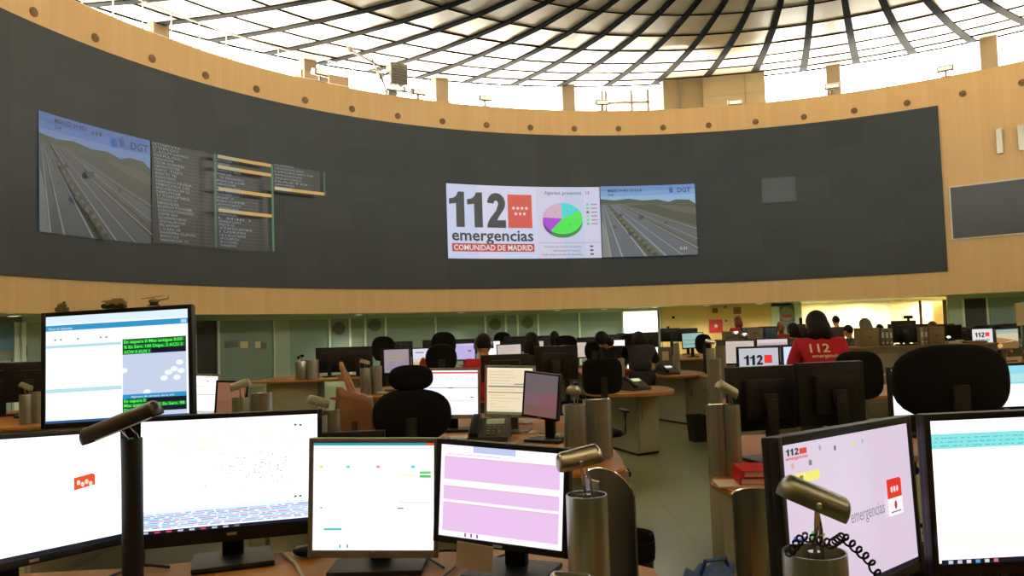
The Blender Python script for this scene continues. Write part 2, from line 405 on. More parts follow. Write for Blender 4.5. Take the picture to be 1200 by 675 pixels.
def motorway(c, x0, y0, w, h, dim=1.0, k=.8, ground='#4d5247', road='#565a60', sky=('#6a9fe0', '#7fb2ee', '#9cc6f2')):
    P = lambda u, v: (x0+u*w, y0+v*h)
    q = lambda pts, col: c.poly([P(*p) for p in pts], col, k)
    q([(0, 0), (1, 0), (1, 1), (0, 1)], sky[0]); q([(0, .5), (1, .5), (1, .93), (0, .93)], sky[1]); q([(0, .5), (1, .5), (1, .86), (0, .86)], sky[2])
    q([(0, 0), (1, 0), (1, .72), (.93, .78), (.8, .79), (.72, .76), (.6, .8), (.45, .79), (.3, .82), (.15, .80), (0, .82)], '#41503f')
    q([(0, 0), (1, 0), (1, .70), (.6, .74), (.3, .76), (0, .76)], ground)
    q([(.25, .72), (.6, .74), (1, .70), (1, .40), (.75, .52), (.45, .66)], '#3c4435')
    q([(.55, .73), (.8, .71), (1, .66), (1, .56), (.8, .62)], '#5b5a49')
    q([(0, .74), (.05, .74), (.46, 0), (.0, 0)], road); q([(.09, .74), (.17, .74), (1.0, .06), (1, 0), (.62, 0)], road)
    q([(.17, .745), (.21, .745), (1, .33), (1, .17)], '#5e6166')
    q([(0, .55), (.0, 0), (.09, 0), (.05, .35)], '#8a8f86')
    for (a, b, wd) in (((.028, .74), (.2, 0), .016), ((.045, .74), (.45, 0), .02), ((.1, .74), (.66, 0), .018), ((.13, .74), (.84, 0), .012), ((.165, .74), (1, .09), .015), ((.2, .745), (1, .22), .01), ((.215, .745), (1, .36), .012), ((.01, .7), (.08, 0), .012)):
        q([a, (a[0]+.003, a[1]), (b[0]+wd, b[1]), b], '#a9aeb0')
    rr = random.Random(5)
    for i in range(26):
        t = i/25; u = .075+(.555-.075)*t**1.25; v = .70*(1-t**1.15)+.02; s_ = .008+.022*t
        c.ell(*P(u+rr.uniform(-.4, .4)*s_, v), s_*w*.9, s_*h*1.15, '#39402f' if i % 2 else '#6f6a50', n=7, k=k)
    for (u, v, s_) in ((.2, .58, .018), (.42, .55, .03), (.3, .32, .028), (.68, .46, .016), (.13, .42, .015)):
        c.ell(*P(u, v), s_*w, s_*h*1.1, '#2f343b', n=8, k=k)
def display_text_row(c, x, y, h, w, col, k=None):
    s = ''.join(random.choice('ABCDEGILMNOPRSTUV  ') for _ in range(random.randint(7, 13))).strip()
    c.text(x, y, h, s, col, w=w, k=k)
def heavy112(c, x, y, w, h, col, k=None):
    one = [(.20, 0), (.44, 0), (.44, 1), (.27, 1), (.23, .91), (.14, .84), (0, .80), (0, .64), (.20, .67)]
    two = [(.31+.29*math.cos(math.radians(a)), .70+.30*math.sin(math.radians(a))) for a in range(178, -46, -14)]
    two += [(.40, .33), (.33, .22), (.61, .22), (.61, 0), (0, 0), (.03, .14), (.12, .29), (.30, .49)]
    two += [(.30+.07*math.cos(math.radians(a)), .69+.09*math.sin(math.radians(a))) for a in range(-30, 181, 15)]
    stem = [(.20, 0), (.44, 0), (.44, 1), (.27, 1), (.20, .86)]; flag = [(.0, .64), (.21, .67), (.21, .88), (.13, .82), (0, .79)]
    for g, ox in ((stem, 0), (flag, 0), (stem, .52), (flag, .52), (two, 1.08)):
        c.poly([(x+(px*(.9 if g is two else 1)+ox)/1.63*w, y+py*h) for px, py in g], col, k)
# centre display: 112 emergencias | agents pie | motorway
Wd = math.radians(5.0+27.87)*R; c = Canvas(.8)
u1 = math.radians(12.02)*R; u2 = math.radians(20.45)*R; H = 2.56
c.rect(0, 0, Wd, H, '#c9cbea', lay=0)
c.items = []
c.rect(0, 0, u1, H, '#dcdcf6'); c.rect(0, 0, u1*.34, H, '#cfd6f6'); c.rect(u1*.62, 0, u1, H*.5, '#d2daf8')
c.rect(u1, 0, u2, H, '#d8d4ee'); c.rect(u1*1.3, 0, u1*1.52, H, '#c9d2ef')
heavy112(c, .08, 1.08, 2.1, 1.22, '#22262e')
c.rect(2.26, 1.08, 3.16, 2.26, '#dd4a38')
for i in range(7):
    sx = 2.47+.16*i+(.0) if i < 4 else 2.55+.16*(i-4); sy = 1.78 if i < 4 else 1.58; pts = []
    for j in range(10):
        rr_ = .075 if j % 2 == 0 else .032; a_ = PI/2+j*PI/5; pts.append((sx+rr_*math.cos(a_), sy+rr_*math.sin(a_)))
    c.poly(pts, '#f4ecf0')
c.text(.14, .62, .40, 'emergencias', '#22262e', True, w=3.04)
c.rect(.14, .24, 3.2, .52, '#c23a36'); c.text(.2, .29, .19, 'COMUNIDAD DE MADRID', '#f0e4ec', True, w=2.94)
px0 = u1
c.text(px0+.28, 2.28, .13, 'Agentes presentes', '#2c3038', w=1.38); c.text(px0+1.82, 2.28, .13, '13', '#2c3038')
pc = (px0+.93, 1.42)
c.ell(pc[0], pc[1]-.13, .74, .56, '#1f8a2a'); c.ell(pc[0], pc[1]-.13, .74, .56, '#5f1f7d', 150, 232)
c.ell(pc[0], pc[1], .74, .56, '#37f04a', -128, 32); c.ell(pc[0], pc[1], .74, .56, '#38dbe0', 32, 94); c.ell(pc[0], pc[1], .74, .56, '#d5b3c6', 94, 176); c.ell(pc[0], pc[1], .74, .56, '#b12be0', 176, 232)
for (t_, x_, y_) in (('1', .17, .25), ('3', -.3, .2), ('7', .25, -.28)): c.text(pc[0]+x_, pc[1]+y_, .07, t_, '#22352a')
for i, col_ in enumerate(('#36d8da', '#3fe84c', '#8f2bb5', '#9fe0b0', '#63e0a8', '#3fd88a')):
    c.rect(px0+1.82, 1.88-i*.14, px0+1.92, 1.96-i*.14, col_); c.rect(px0+1.99, 1.90-i*.14, px0+2.22, 1.94-i*.14, '#8f93a8')
for i, t_ in enumerate(('Tu servicio de atencion de usuarios', 'Llamadas en espera', 'Cola total entrada de llamadas')):
    c.text(px0+(.18, .55, .1)[i], .38-.14*i, .065, t_, '#3a3d49', w=(1.4, 1.0, 1.5)[i]); c.rect(px0+1.9, .38-.14*i, px0+2.02, .44-.14*i, '#3a3d49')
c.rect(px0, .54, u2, .555, '#8f93a8')
motorway(c, u2, 0, Wd-u2, H, k=.62, ground='#565c4c', road='#636b74')
c.text(u2+.25, 2.33, .1, 'M603D 0+401 T6 6.0 8', '#101a30', True, w=1.25, k=.4); c.text(u2+.25, 2.18, .09, '2+0', '#101a30', True, k=.4)
c.text(Wd-.66, 2.26, .17, 'DGT', '#163a78', True); c.poly([(Wd-.92, 2.24), (Wd-.80, 2.27), (Wd-.86, 2.47), (Wd-.98, 2.40)], '#2c5aa8'); c.text(Wd-.65, .18, .12, '0:41', '#c9ccc6')
wall_display('video_display', -27.87, 5.0, 3.98, 6.56, c, 'lit centre display showing big 112 logo, pie chart and motorway view')
# left display : motorway | lists
Wd = math.radians(74.8-63.75)*R; c = Canvas(.5)
motorway(c, 0, 0, Wd, 2.62, k=.34, sky=('#5d8fe6', '#6b9ef0', '#86b2f6'))
c.text(.3, 2.42, .1, 'M603D 0+401', '#101a38', True, w=.85, k=.4); c.text(.3, 2.28, .08, '2+0', '#101a38', True, k=.4); c.text(1.3, 2.38, .1, '6.0 8', '#101a38', True, k=.4)
c.text(Wd-.68, 2.26, .18, 'DGT', '#16336e', True); c.poly([(Wd-.98, 2.24), (Wd-.84, 2.28), (Wd-.9, 2.5), (Wd-1.05, 2.42)], '#2450a0')
wall_display('motorway_display', -74.8, -63.75, 3.92, 6.54, c, 'lit display at far left of video wall showing a motorway camera view')
c = Canvas(.5); Wd = math.radians(63.6-44.15)*R; ua = math.radians(6.35)*R; ub = math.radians(13.05)*R
c.rect(0, 0, ua, 2.58, '#2a2c2a', .5); c.rect(ua, -.02, ub, 2.56, '#262b28', .5); c.rect(ub, 1.76, Wd, 2.58, '#2a2d2a', .5)
rr = random.Random(9); n_ = 27
for i in range(n_):
    y = 2.5-i*.0945
    c.rect(.02, y-.02, ua-.06, y-.012, '#6e7470', .35); display_text_row(c, .03, y, .058, rr.uniform(.55, 1.15), '#a6b0b4', .55)
    if i > 0: c.rect(ua+.05, y-.02, ub-.05, y-.012, '#6e7470', .35); display_text_row(c, ua+.12, y, .055, rr.uniform(.5, 1.1), '#9fb0c4', .55)
for y in (2.44, 2.16, 1.56, .98): c.rect(ua+.06, y-.015, ub-.05, y+.075, '#c99a3f', .8); c.rect(ua+.06, y-.015, ua+.8, y+.075, '#b9a878', .7)
c.rect(ua-.08, 0, ua-.01, 2.52, '#2f6e43', .6); c.rect(ub-.07, 0, ub, 2.5, '#2f7a43', .6)
for i in range(7):
    y = 2.48-i*.094; display_text_row(c, ub+.05, y, .055, rr.uniform(.6, 1.4), '#9fb0b0', .5)
c.rect(ub+.03, 1.78, Wd, 1.87, '#c99a3f', .8); c.rect(ub+.03, 1.78, ub+.6, 1.87, '#c2b48a', .8); c.rect(Wd-.06, 1.78, Wd-.01, 2.5, '#2f6e43', .5)
wall_display('list_display', -63.6, -44.15, 3.96, 6.53, c, 'lit display of dark text lists with amber rows beside the left motorway view')
c = Canvas(1); c.rect(0, 0, math.radians(4.1)*R, .88, '#6c7270', .13)
wall_display('dim_module', 13.45, 17.55, 5.71, 6.61, c, 'single paler grey module glowing faintly on right half of video wall')

# second small framed screen and metal 112 on the wood at right
ss = empty('wall_screen', pol(38.9, R, 4.0), 0, 'small dark curved screen with white edge on the wood wall at right', 'screen')
iv = Matrix.Translation(-ss.location)
def ring_part(name, M, prof, a0, a1, parent, step=.8):
    o = ring_wall(name, M, prof, a0, a1, step, parent=parent, closed=True); 
    for v in o.data.vertices: v.co = iv @ v.co
    return o
ring_part('screen', mat('dark_glossy_screen', '#221e1c', .3, var=.05), [(R-.02, 3.99), (R-.05, 3.99), (R-.05, 5.66), (R-.02, 5.66)], 34.75, 49, ss)
ring_part('bezel', white_p, [(R-.0, 3.95), (R-.07, 3.95), (R-.07, 3.99), (R, 3.99)], 34.6, 49.1, ss)
ring_part('bezel', white_p, [(R-.0, 5.66), (R-.07, 5.66), (R-.07, 5.70), (R, 5.70)], 34.6, 49.1, ss)
ring_part('bezel', white_p, [(R-.0, 3.95), (R-.07, 3.95), (R-.07, 5.7), (R, 5.7)], 34.6, 34.75, ss, .1)
vs, fs = text_tris('112', True)
lt = MB(); x0 = min(v[0] for v in vs)
def let(x, y, d): return pol(39.7+math.degrees((x-x0)*1.18/R), R-d, 6.58+y*1.08)
nv = len(vs)
lt._add([let(x, y, .10) for x, y in vs]+[let(x, y, .02) for x, y in vs], [tuple(f_) for f_ in fs]+[tuple(nv+i for i in reversed(f_)) for f_ in fs])
cnt = {}
for f_ in fs:
    for i in range(len(f_)):
        e = (f_[i], f_[(i+1) % len(f_)]); cnt[tuple(sorted(e))] = cnt.get(tuple(sorted(e)), 0)+1
lt._add([let(x, y, .10) for x, y in vs]+[let(x, y, .02) for x, y in vs], [(a, b, nv+b, nv+a) for (a, b), n__ in cnt.items() if n__ == 1])
tag(lt.build('metal_lettering', mat('satin_letters', '#c4bfae', .3, .5, var=.05), smooth=False), 'raised satin metal 112 lettering on the wood wall at right', 'sign')

# ------------------------------------------------------------------ gallery fixtures
def flood(px, py, i, lab, big=False):
    d_ = ray(px, py); a = d_.x**2+d_.y**2; rr_ = R+.15; b = -(d_.x*CX+d_.y*CY); cc = CX*CX+CY*CY-rr_*rr_
    t = (-b+math.sqrt(b*b-a*cc))/a; P = EYE+d_*t; az = math.degrees(math.atan2(P.x-CX, P.y-CY))
    e = empty('floodlight', pol(az, rr_, Z_PT), -math.radians(az), lab, 'floodlight'); hh = max(.12, P.z-Z_PT)
    b_ = MB(); b_.box((0, 0, 0), (.5, .28, .2), Matrix.Translation((0, 0, hh)) @ Matrix.Rotation(.35, 4, 'X'), .03); b_.build('housing', greyp, e)
    b_ = MB(); b_.box((0, -.16, .02), (.42, .03, .12), Matrix.Translation((0, 0, hh)) @ Matrix.Rotation(.35, 4, 'X'), .01); b_.build('lens', glow('#fff3d0', 1.2), e)
    b_ = MB(); b_.box((0, .02, hh*.5), (.06, .06, hh)); b_.box((0, .02, .02), (.3, .2, .04)); b_.build('bracket', greyp, e)
    return e
for i, (x, y, lb) in enumerate([(375, 85, 'small floodlight on the parapet in front of the boxy pale column by the railing'), (490, 108, 'small floodlight on the parapet just right of the grilled box'), (568, 115, 'small floodlight on the parapet against a pale window column, left of the service block'),
                                (705, 120, 'small floodlight on the parapet beside the grey framed gallery door'), (861, 120, 'low floodlight on the parapet in front of the beige service block'), (975, 101, 'small floodlight on the parapet before plain bright glass, right of the service block'), (1108, 80, 'small floodlight on the parapet against the pale column at upper right')]):
    flood(x, y, i, lb)
az = -31.6; e = empty('grilled_equipment_box', pol(-34.0, R+.2, Z_PT+.02), math.radians(34.0), 'grey louvred box on an articulated metal arm standing on the parapet', 'equipment')
b_ = MB(); b_.box((.15, 0, .75), (.62, .4, .72), None, .03)
b_.mi = 1
for i in range(7): b_.box((.15, -.21, .48+i*.09), (.54, .02, .02))
b_.build('louvred_housing', [greyp, silver], e)
b_ = MB(); b_.cyl((-.25, 0, .06), (-.45, 0, .75), .035); b_.cyl((-.2, 0, .1), (-.75, 0, 1.15), .03); b_.cyl((-.45, 0, .95), (-1.5, 0, 1.32), .04); b_.cyl((-.5, 0, .55), (-.15, 0, .8), .035); b_.sphere((-1.52, 0, 1.33), (.12, .1, .12)); b_.build('arm', silver, e)
b_ = MB(); b_.box((.1, 0, .17), (.9, .4, .06)); b_.box((-.1, 0, .07), (.3, .3, .14)); b_.box((.35, 0, .26), (.06, .3, .2)); b_.build('base', silver, e)
bc = MB(); bc.box((0, 0, 1.3), (1.9, .6, 2.7), None, .03); o = bc.build('trim_block_column', mat('pale_column2', '#7d6a58', .7, var=.04)); p = pol(-36.2, 20.6, 8.6); o.location = p; o.rotation_euler = (0, 0, math.radians(36.2)); o['kind'] = 'structure'

# ------------------------------------------------------------------ UNDERCROFT: glazed partitions, doors, lit rooms
RP = 17.92; ZP = 2.055
gg = mat('green_tinted_partition_glass', '#8a9f93', .2, var=.08, scale=.6, alpha=.93)
gl2 = mat('pale_green_glass', '#aebda8', .2, var=.04, scale=.6, alpha=.9)
gd = mat('dark_door_panel', '#1e201d', .35, var=.1)
mull = mat('pale_green_mullion', '#ccd8c6', .5, var=.03)
clear = glassM
ring_wall('trim_header', mat('header_green_grey', '#a9b39a', .6), [(RP-.01, 2.055), (RP-.01, Z_SOF), (RP+.05, Z_SOF), (RP+.05, 2.055)], -125, 1.2, 1.5, closed=True)
ring_wall('trim_header_right', mat('header_green_grey', '#a9b39a', .6), [(RP-.01, 2.055), (RP-.01, Z_SOF), (RP+.05, Z_SOF), (RP+.05, 2.055)], 33.1, 120, 1.5, closed=True)
WN = [40]
def pane(a0, a1, M, z1=ZP, r=RP):
    WN[0] += 1
    return ring_wall('window_%d' % WN[0], M, [(r, .0), (r, z1), (r+.03, z1), (r+.03, .0)], a0, a1, 1.5, closed=True)
def post(a, wd=.07, M=mull, r=RP-.02, z1=ZP):
    WN[0] += 1
    p = pol(a, r); b = MB(); b.box((0, 0, z1/2), (wd, .08, z1)); o = b.build('trim_%d' % WN[0], M, smooth=False); o.location = (p.x, p.y, 0); o.rotation_euler = (0, 0, -math.radians(a)); o['kind'] = 'structure'
segs = [(-125, -71.2, gg), (-70.1, -54.2, gg), (-51.9, -46.05, gg), (-46.05, -44.2, gl2), (-44.2, -3.7, gg), (33.2, 34.7, gl2), (37.0, 120, gg)]
for a0, a1, M in segs: pane(a0, a1, M)
dd = ring_wall('door_2', gd, [(RP, 0), (RP, ZP), (RP+.05, ZP), (RP+.05, 0)], -54.2, -52.2, 1, closed=True)
dd = ring_wall('door_3', gd, [(RP, 0), (RP, ZP), (RP+.05, ZP), (RP+.05, 0)], 34.7, 37.0, 1, closed=True)
for a in (-70.6, -66.8, -52.05, -39.74, -37.35, -35.54, -33.09, -27, -20.81, -18.25, -16.75, -14.18, -9, -3.6, 1.0, 34.7, 37.0, 43): post(a)
post(-70.6, .30); post(-46.05, .04)
post(.95, .16, cab_d); post(30.46, .09, mat('brown_mullion', '#6b5a33', .6)); post(32.9, .12, mat('brown_mullion', '#6b5a33', .6)); post(17.6, .12)
ring_wall('baseboard_back', mat('pale_skirting', '#a8ad8e', .6), [(RP-.06, 0), (RP-.06, .20), (RP-.02, .20), (RP-.02, 0)], -70, -24, 1.5, closed=True)
# ochre wall, with red sign and fire items
ring_wall('wall_ochre', mat('ochre_wall', '#dcbc74', .6, var=.08, scale=1.2), [(RP, 0), (RP, Z_SOF), (RP+.12, Z_SOF), (RP+.12, 0)], 1.25, 14.4, 1.5, closed=True)
post(14.8, .28); 
ring_wall('door_4', mat('grey_green_door', '#6f7f66', .5), [(RP, 0), (RP, 2.08), (RP+.05, 2.08), (RP+.05, 0)], 15.2, 16.95, .8, closed=True)
ring_wall('wall_beside_door', mull, [(RP+.01, 0), (RP+.01, Z_SOF), (RP+.06, Z_SOF), (RP+.06, 0)], 16.95, 17.75, .4, closed=True)
# lit rooms behind the glass
warm_w = mat('cream_room_wall', '#f4ead0', .8, var=.03); white_w = mat('white_room_wall', '#efeee4', .8, var=.02)
def room(a0, a1, M, r1, idx, top=2.3):
    WN[0] += 1
    o = ring_wall('wall_room_%s' % idx, M, [(RP+.1, 0), (RP+.1, -.0), (r1, 0), (r1, top), (RP+.1, top)], a0, a1, 1.5)
    for a in (a0, a1):
        b = MB(); p0, p1 = pol(a, RP+.1), pol(a, r1); b._add([(p0.x, p0.y, 0), (p1.x, p1.y, 0), (p1.x, p1.y, top), (p0.x, p0.y, top)], [(0, 1, 2, 3)])
        q = b.build('wall_room_side', M, smooth=False); q['kind'] = 'structure'
room(17.75, 33.1, warm_w, 20.4, 'east'); room(-3.5, .9, white_w, 20.0, 'north')
pane(17.8, 30.4, clear, Z_SOF); pane(30.5, 32.9, clear, Z_SOF)
def area(name, loc, sx, sy, power, col, rot=(0, 0, 0), spread=PI):
    l = bpy.data.lights.new(name, 'AREA'); l.shape = 'RECTANGLE'; l.size = sx; l.size_y = sy; l.energy = power; l.color = col; l.spread = spread
    o = bpy.data.objects.new(name, l); COL.objects.link(o); o.location = loc; o.rotation_euler = rot; return o
area('room_lamp', pol(21.5, 19.2, 2.1), 2.5, 1, 190, (1, .86, .52)); area('room_lamp', pol(28.5, 19.2, 2.1), 2.5, 1, 190, (1, .86, .52))
area('corridor_lamp', pol(-1.3, 19, 2.1), 1, 1, 170, (1, .97, .86))
# flat pale figure shape on the cream room wall and a cabinet-like doorway
b_ = MB(); 
b_._add([(0, 0, 0)], []); b_.lathe([(.16, 0), (.16, .01)], 20, Matrix.Rotation(PI/2, 4, 'X') @ Matrix.Translation((0, .55, 0))); b_.box((0, 0, .12), (.55, .01, .5), None, .0); b_.box((.48, 0, .3), (.36, .01, .12), Matrix.Rotation(-.5, 4, 'Y')); b_.box((-.48, 0, .3), (.36, .01, .12), Matrix.Rotation(.5, 4, 'Y'))
o = b_.build('wall_figure', mat('pale_pink_shape', '#e3c79c', .7)); o.location = pol(28.1, 20.3, 1.45); o.rotation_euler = (0, 0, -math.radians(28)); tag(o, 'pale pink flat figure shape on the cream wall of the lit room', 'picture')
b_ = MB(); b_.box((0, 0, 1.0), (.62, .05, 2.0)); b_.mi = 1; b_.box((.2, -.04, 1.0), (.03, .03, .12)); o = b_.build('door_5', [mat('tan_door', '#b99a62', .6), chrome]); o.location = pol(32.3, 19.5, 0); o.rotation_euler = (0, 0, -math.radians(32)); o['kind'] = 'structure'
def wall_item(name, px, py, w, h, M, label, cat, d=.04, r=RP, extra=None):
    d_ = ray(px, py); a = d_.x**2+d_.y**2; rr_ = r-.03; b = -(d_.x*CX+d_.y*CY); cc = CX*CX+CY*CY-rr_*rr_
    P = EYE+d_*((-b+math.sqrt(b*b-a*cc))/a); az = math.atan2(P.x-CX, P.y-CY)
    mb = MB(); mb.box((0, 0, 0), (w, d, h), None, min(.01, d/3)); mats = [M]
    if extra: mats += extra(mb)
    o = mb.build(name, mats); o.location = P; o.rotation_euler = (0, 0, -az); return tag(o, label, cat)
def star(mb):
    mb.mi = 1; pts = []
    for j in range(10):
        rr_ = .1 if j % 2 == 0 else .04; pts.append((rr_*math.cos(PI/2+j*PI/5), rr_*math.sin(PI/2+j*PI/5)))
    mb.prism(pts, .022, .03, Matrix.Rotation(PI/2, 4, 'X')); return [white_p]
wall_item('hose_cabinet_sign', 839, 382, .50, .50, redp, 'square red sign with a small white symbol on the ochre wall', 'sign', extra=star)
for (x, y) in ((783, 384), (789, 372)): wall_item('wall_switch', x, y, .1, .1, dblack, 'small dark round box on the ochre wall, ' + ('lower one by the lit doorway' if y > 380 else 'upper one by the lit doorway'), 'switch')
for i, (x, y, ww) in enumerate(((838, 364, .2), (850, 360, .1), (864, 364, .28), (851, 376, .1))):
    wall_item('wall_notice', x, y, ww, ww*.9, mat('brownish_notice', '#8e6536', .8), ('faded notice above the red square sign', 'tiny dark box over the notices on the ochre wall', 'wider faded notice right of the red sign', 'tiny dark box just right of the red sign')[i], 'notice', .02)
wall_item('exit_sign', 921, 354.5, .34, .1, mat('green_sign', '#4f8a5a', .5), 'small green sign above the door with the red poster', 'sign', .03)
def logo(mb):
    mb.mi = 1; mb.lathe([(.26, .03), (.26, .04)], 24, Matrix.Rotation(PI/2, 4, 'X')); mb.mi = 2; mb.box((0, -.045, -.08), (.4, .01, .12)); return [mat('grey_poster', '#8a8f86', .7), mat('dull_red', '#9c4744', .7)]
wall_item('door_poster', 922, 368, .56, .55, mat('dark_grey_poster', '#59625a', .7), 'dark poster with a grey disc and dull red band on the green door', 'poster', .02, extra=logo)
wall_item('wall_phone', 938.5, 377, .12, .3, dblack, 'dark wall telephone box beside the green door', 'telephone', .08)
def ring_logo(mb):
    mb.mi = 1; mb.lathe([(.22, .025), (.3, .03)], 24, Matrix.Rotation(PI/2, 4, 'X')); return [mat('blue_print', '#5b7f98', .6)]
wall_item('door_panel_poster', 5, 396, .9, 1.0, mat('grey_panel', '#6f736a', .7), 'large grey panel with a round blue emblem by the far left post', 'poster', .03, extra=ring_logo)
wall_item('card_reader', 28, 412, .14, .26, dblack, 'small dark card reader on the pale post at far left', 'reader', .05)
for i, (x, y) in enumerate(((267, 404), (275, 403), (286, 404), (302, 404), (309, 405))):
    wall_item('notice_sheet', x, y, .2 if i != 2 else .26, .2, cream if i in (2, 3) else greyp, ('first', 'second', 'brightest central', 'fourth', 'last')[i]+' small notice in the row on the green glass, counting from the dark door', 'notice', .01)
for i, (x, y) in enumerate(((397, 385), (439, 381), (580, 380), (618, 378))):
    def disc(mb): mb.mi = 1; mb.lathe([(.01, .02), (.22, .022)], 20, Matrix.Rotation(PI/2, 4, 'X')); return [mat('door_emblem', '#4c5648', .6)]
    wall_item('door_emblem', x, y, .46, .2, mat('door_emblem', '#4c5648', .6), 'faint dark emblem on the glass door, '+('leftmost of four', 'second from left of four', 'third from left of four', 'rightmost of four')[i], 'emblem', .008, extra=disc)
# little downlights in the soffit; second and third added to brighten the left glass
for k, (x, y) in enumerate(((16, 369), (420, 367), (540, 365.5), (653, 361), (708, 361), (768, 358.5), (828, 356.5), (890, 354.5))):
    d_ = ray(x, y); a = d_.x**2+d_.y**2; rr_ = R+.9; b = -(d_.x*CX+d_.y*CY); cc = CX*CX+CY*CY-rr_*rr_
    P = EYE+d_*((-b+math.sqrt(b*b-a*cc))/a)
    mb = MB(); mb.mi = 0; mb.lathe([(.10, -.03), (.14, -.03), (.14, 0), (.10, 0)], 20, cap=False); mb.mi = 1; mb.lathe([(.1, -.03), (.08, -.012)], 20)
    o = mb.build('soffit_downlight', [white_p, glow('#fff0c8', 3)]); o.location = (P.x, P.y, Z_SOF)
    tag(o, 'small round downlight glowing in the low ceiling under the wooden drum', 'downlight', 'downlights under the drum')
    l = bpy.data.lights.new('downlight_lamp', 'SPOT'); l.energy = 110; l.color = (1, .92, .70); l.spot_size = 2.2; l.spot_blend = .6; l.shadow_soft_size = .08
    q = bpy.data.objects.new('downlight_lamp', l); COL.objects.link(q); q.location = (P.x, P.y, Z_SOF-.06)

# ------------------------------------------------------------------ SCREEN CONTENTS
def txt_lines(c, x, y, w, n, dy, h, col, rr):
    for i in range(n):
        c.rect(x, y-i*dy, x+w*rr.uniform(.3, 1), y-i*dy+h, col)
def s_wallpaper(c, w, h):       # white desktop with a small red emblem at right
    c.rect(0, 0, w, h, '#ffffff', 1.25); c.rect(0, 0, w, .012, '#1c2236', .6)
    c.poly([(w*.72, h*.50), (w*.84, h*.53), (w*.84, h*.62), (w*.825, h*.635), (w*.72, h*.61)], '#f0562e', 1.0)
    for i in range(4): c.ell(w*(.745+.023*i), h*(.565-.02*(i % 2)), .007, .008, '#fbe0d8', k=1, n=8)
    for i in range(5): c.rect(.02+i*.03, .003, .035+i*.03, .009, '#c8d0e0', 1)
def s_queue(c, w, h):
    c.rect(0, 0, w, h, '#f4fbff', 1.1); c.rect(0, h*.93, w, h, '#dcefff', 1.05)
    c.rect(0, h*.862, w, h*.915, '#2f9fd8', .9); c.text(.01, h*.872, .009, 'Panel de llamadas', '#eaf6ff'); c.rect(w*.95, h*.87, w*.99, h*.905, '#a8dcf4', 1)
    c.rect(0, h*.70, w*.53, h*.725, '#bfe6ee', .95); c.rect(0, h*.28, w*.53, h*.315, '#c4ebee', .95)
    for i, u in enumerate((.06, .10, .22, .38, .42)): c.rect(w*u, h*.77, w*(u+.013), h*.785, '#8b98a8', .8)
    c.rect(w*.54, 0, w*.985, h*.70, '#ccd9f2', .95)
    c.rect(w*.54, h*.60, w*.985, h*.745, '#1a1b3a', .5)
    for i, t in enumerate(('En espera 0 Mas antigua 0:00', '% En Serv. 100 Dispo. 3 ACD 3', 'ACW 0 AUX 1')):
        c.rect(w*.545, h*(.699-.048*i), w*(.975 if i < 2 else .74), h*(.738-.048*i), '#128c2a', .8)
        c.text(w*.55, h*(.704-.048*i), .0115, t, '#5cff6a', True, w=w*(.41 if i < 2 else .18), k=1.0)
    for (u, v) in ((.94, .50), (.90, .44), (.86, .41), (.95, .42), (.92, .36), (.83, .36), (.71, .24), (.55, .45)): c.ell(w*u, h*v, .014, .01, '#f2f6ff', k=1.05, n=9)
    c.rect(w*.54, h*.185, w*.985, h*.225, '#2f9fd8', .9); c.text(w*.60, h*.193, .007, 'Agentes de servicio de la sala', '#eef8ff', w=w*.3)
    c.rect(w*.54, h*.06, w*.985, h*.185, '#1a1b3a', .5)
    for i, t in enumerate(('En espera 0', 'Mas antigua 0:00 % En Serv. 98', 'Dispo. 1 ACD 2')):
        c.rect(w*.545, h*(.147-.042*i), w*(.71, .985, .75)[i], h*(.181-.042*i), '#128c2a', .8)
        c.text(w*.55, h*(.150-.042*i), .0115, t, '#5cff6a', True, w=w*(.15, .42, .18)[i], k=1.0)
    c.rect(0, 0, w, .008, '#2f66b0', .7)
def s_map(c, w, h):
    rr = random.Random(3)
    c.rect(0, 0, w, h, '#ffffff', 1.25); c.rect(0, h*.94, w, h*.96, '#eef3fa', 1.1)
    for i in range(26): c.ell(rr.uniform(.1, .9)*w, rr.uniform(.72, .86)*h, rr.uniform(.004, .016), rr.uniform(.003, .008), rr.choice(['#fbf6dc', '#f9f3e2', '#f6f0e6']), k=1.15, n=7)
    for i in range(46): 
        x, y = rr.gauss(.62, .13)*w, rr.gauss(.5, .09)*h
        c.rect(x, y, x+.004, y+.003, rr.choice(['#8c8c98', '#5c5c68', '#c8a8b8', '#e08aa0', '#a8b0c4']), .8)
    for (u, v) in ((.86, .9), (.89, .895), (.86, .22), (.89, .22)): c.rect(w*u, h*v, w*u+.008, h*v+.006, '#5a5a68', .8)
    c.poly([(w*.965, h*.70), (w*.985, h*.78), (w*.98, h*.70)], '#f04a98', 1); c.rect(w*.985, h*.68, w, h*.76, '#f678b0', 1)
    c.rect(0, h*.03, w, h*.20, '#e9f2fb', 1.1)
    for i in range(9):
        y = h*(.038+.016*i); x = 0
        while x < w*.98:
            l = rr.uniform(.01, .06); c.rect(x, y, min(x+l, w), y+h*.009, [['#7cc4ea', '#6fb4e0', '#a8dcf0'], ['#e59ccc', '#d88ac0', '#c89ad8']][i % 3 == 1][rr.randint(0, 2)], 1); x += l+rr.uniform(.002, .014)
    c.rect(0, 0, w, h*.03, '#1d2540', .6)
    for i in range(9): c.rect(.01+i*.034, .002, .026+i*.034, .008, rr.choice(['#c8d4ea', '#e04060', '#7a8298']), .9)
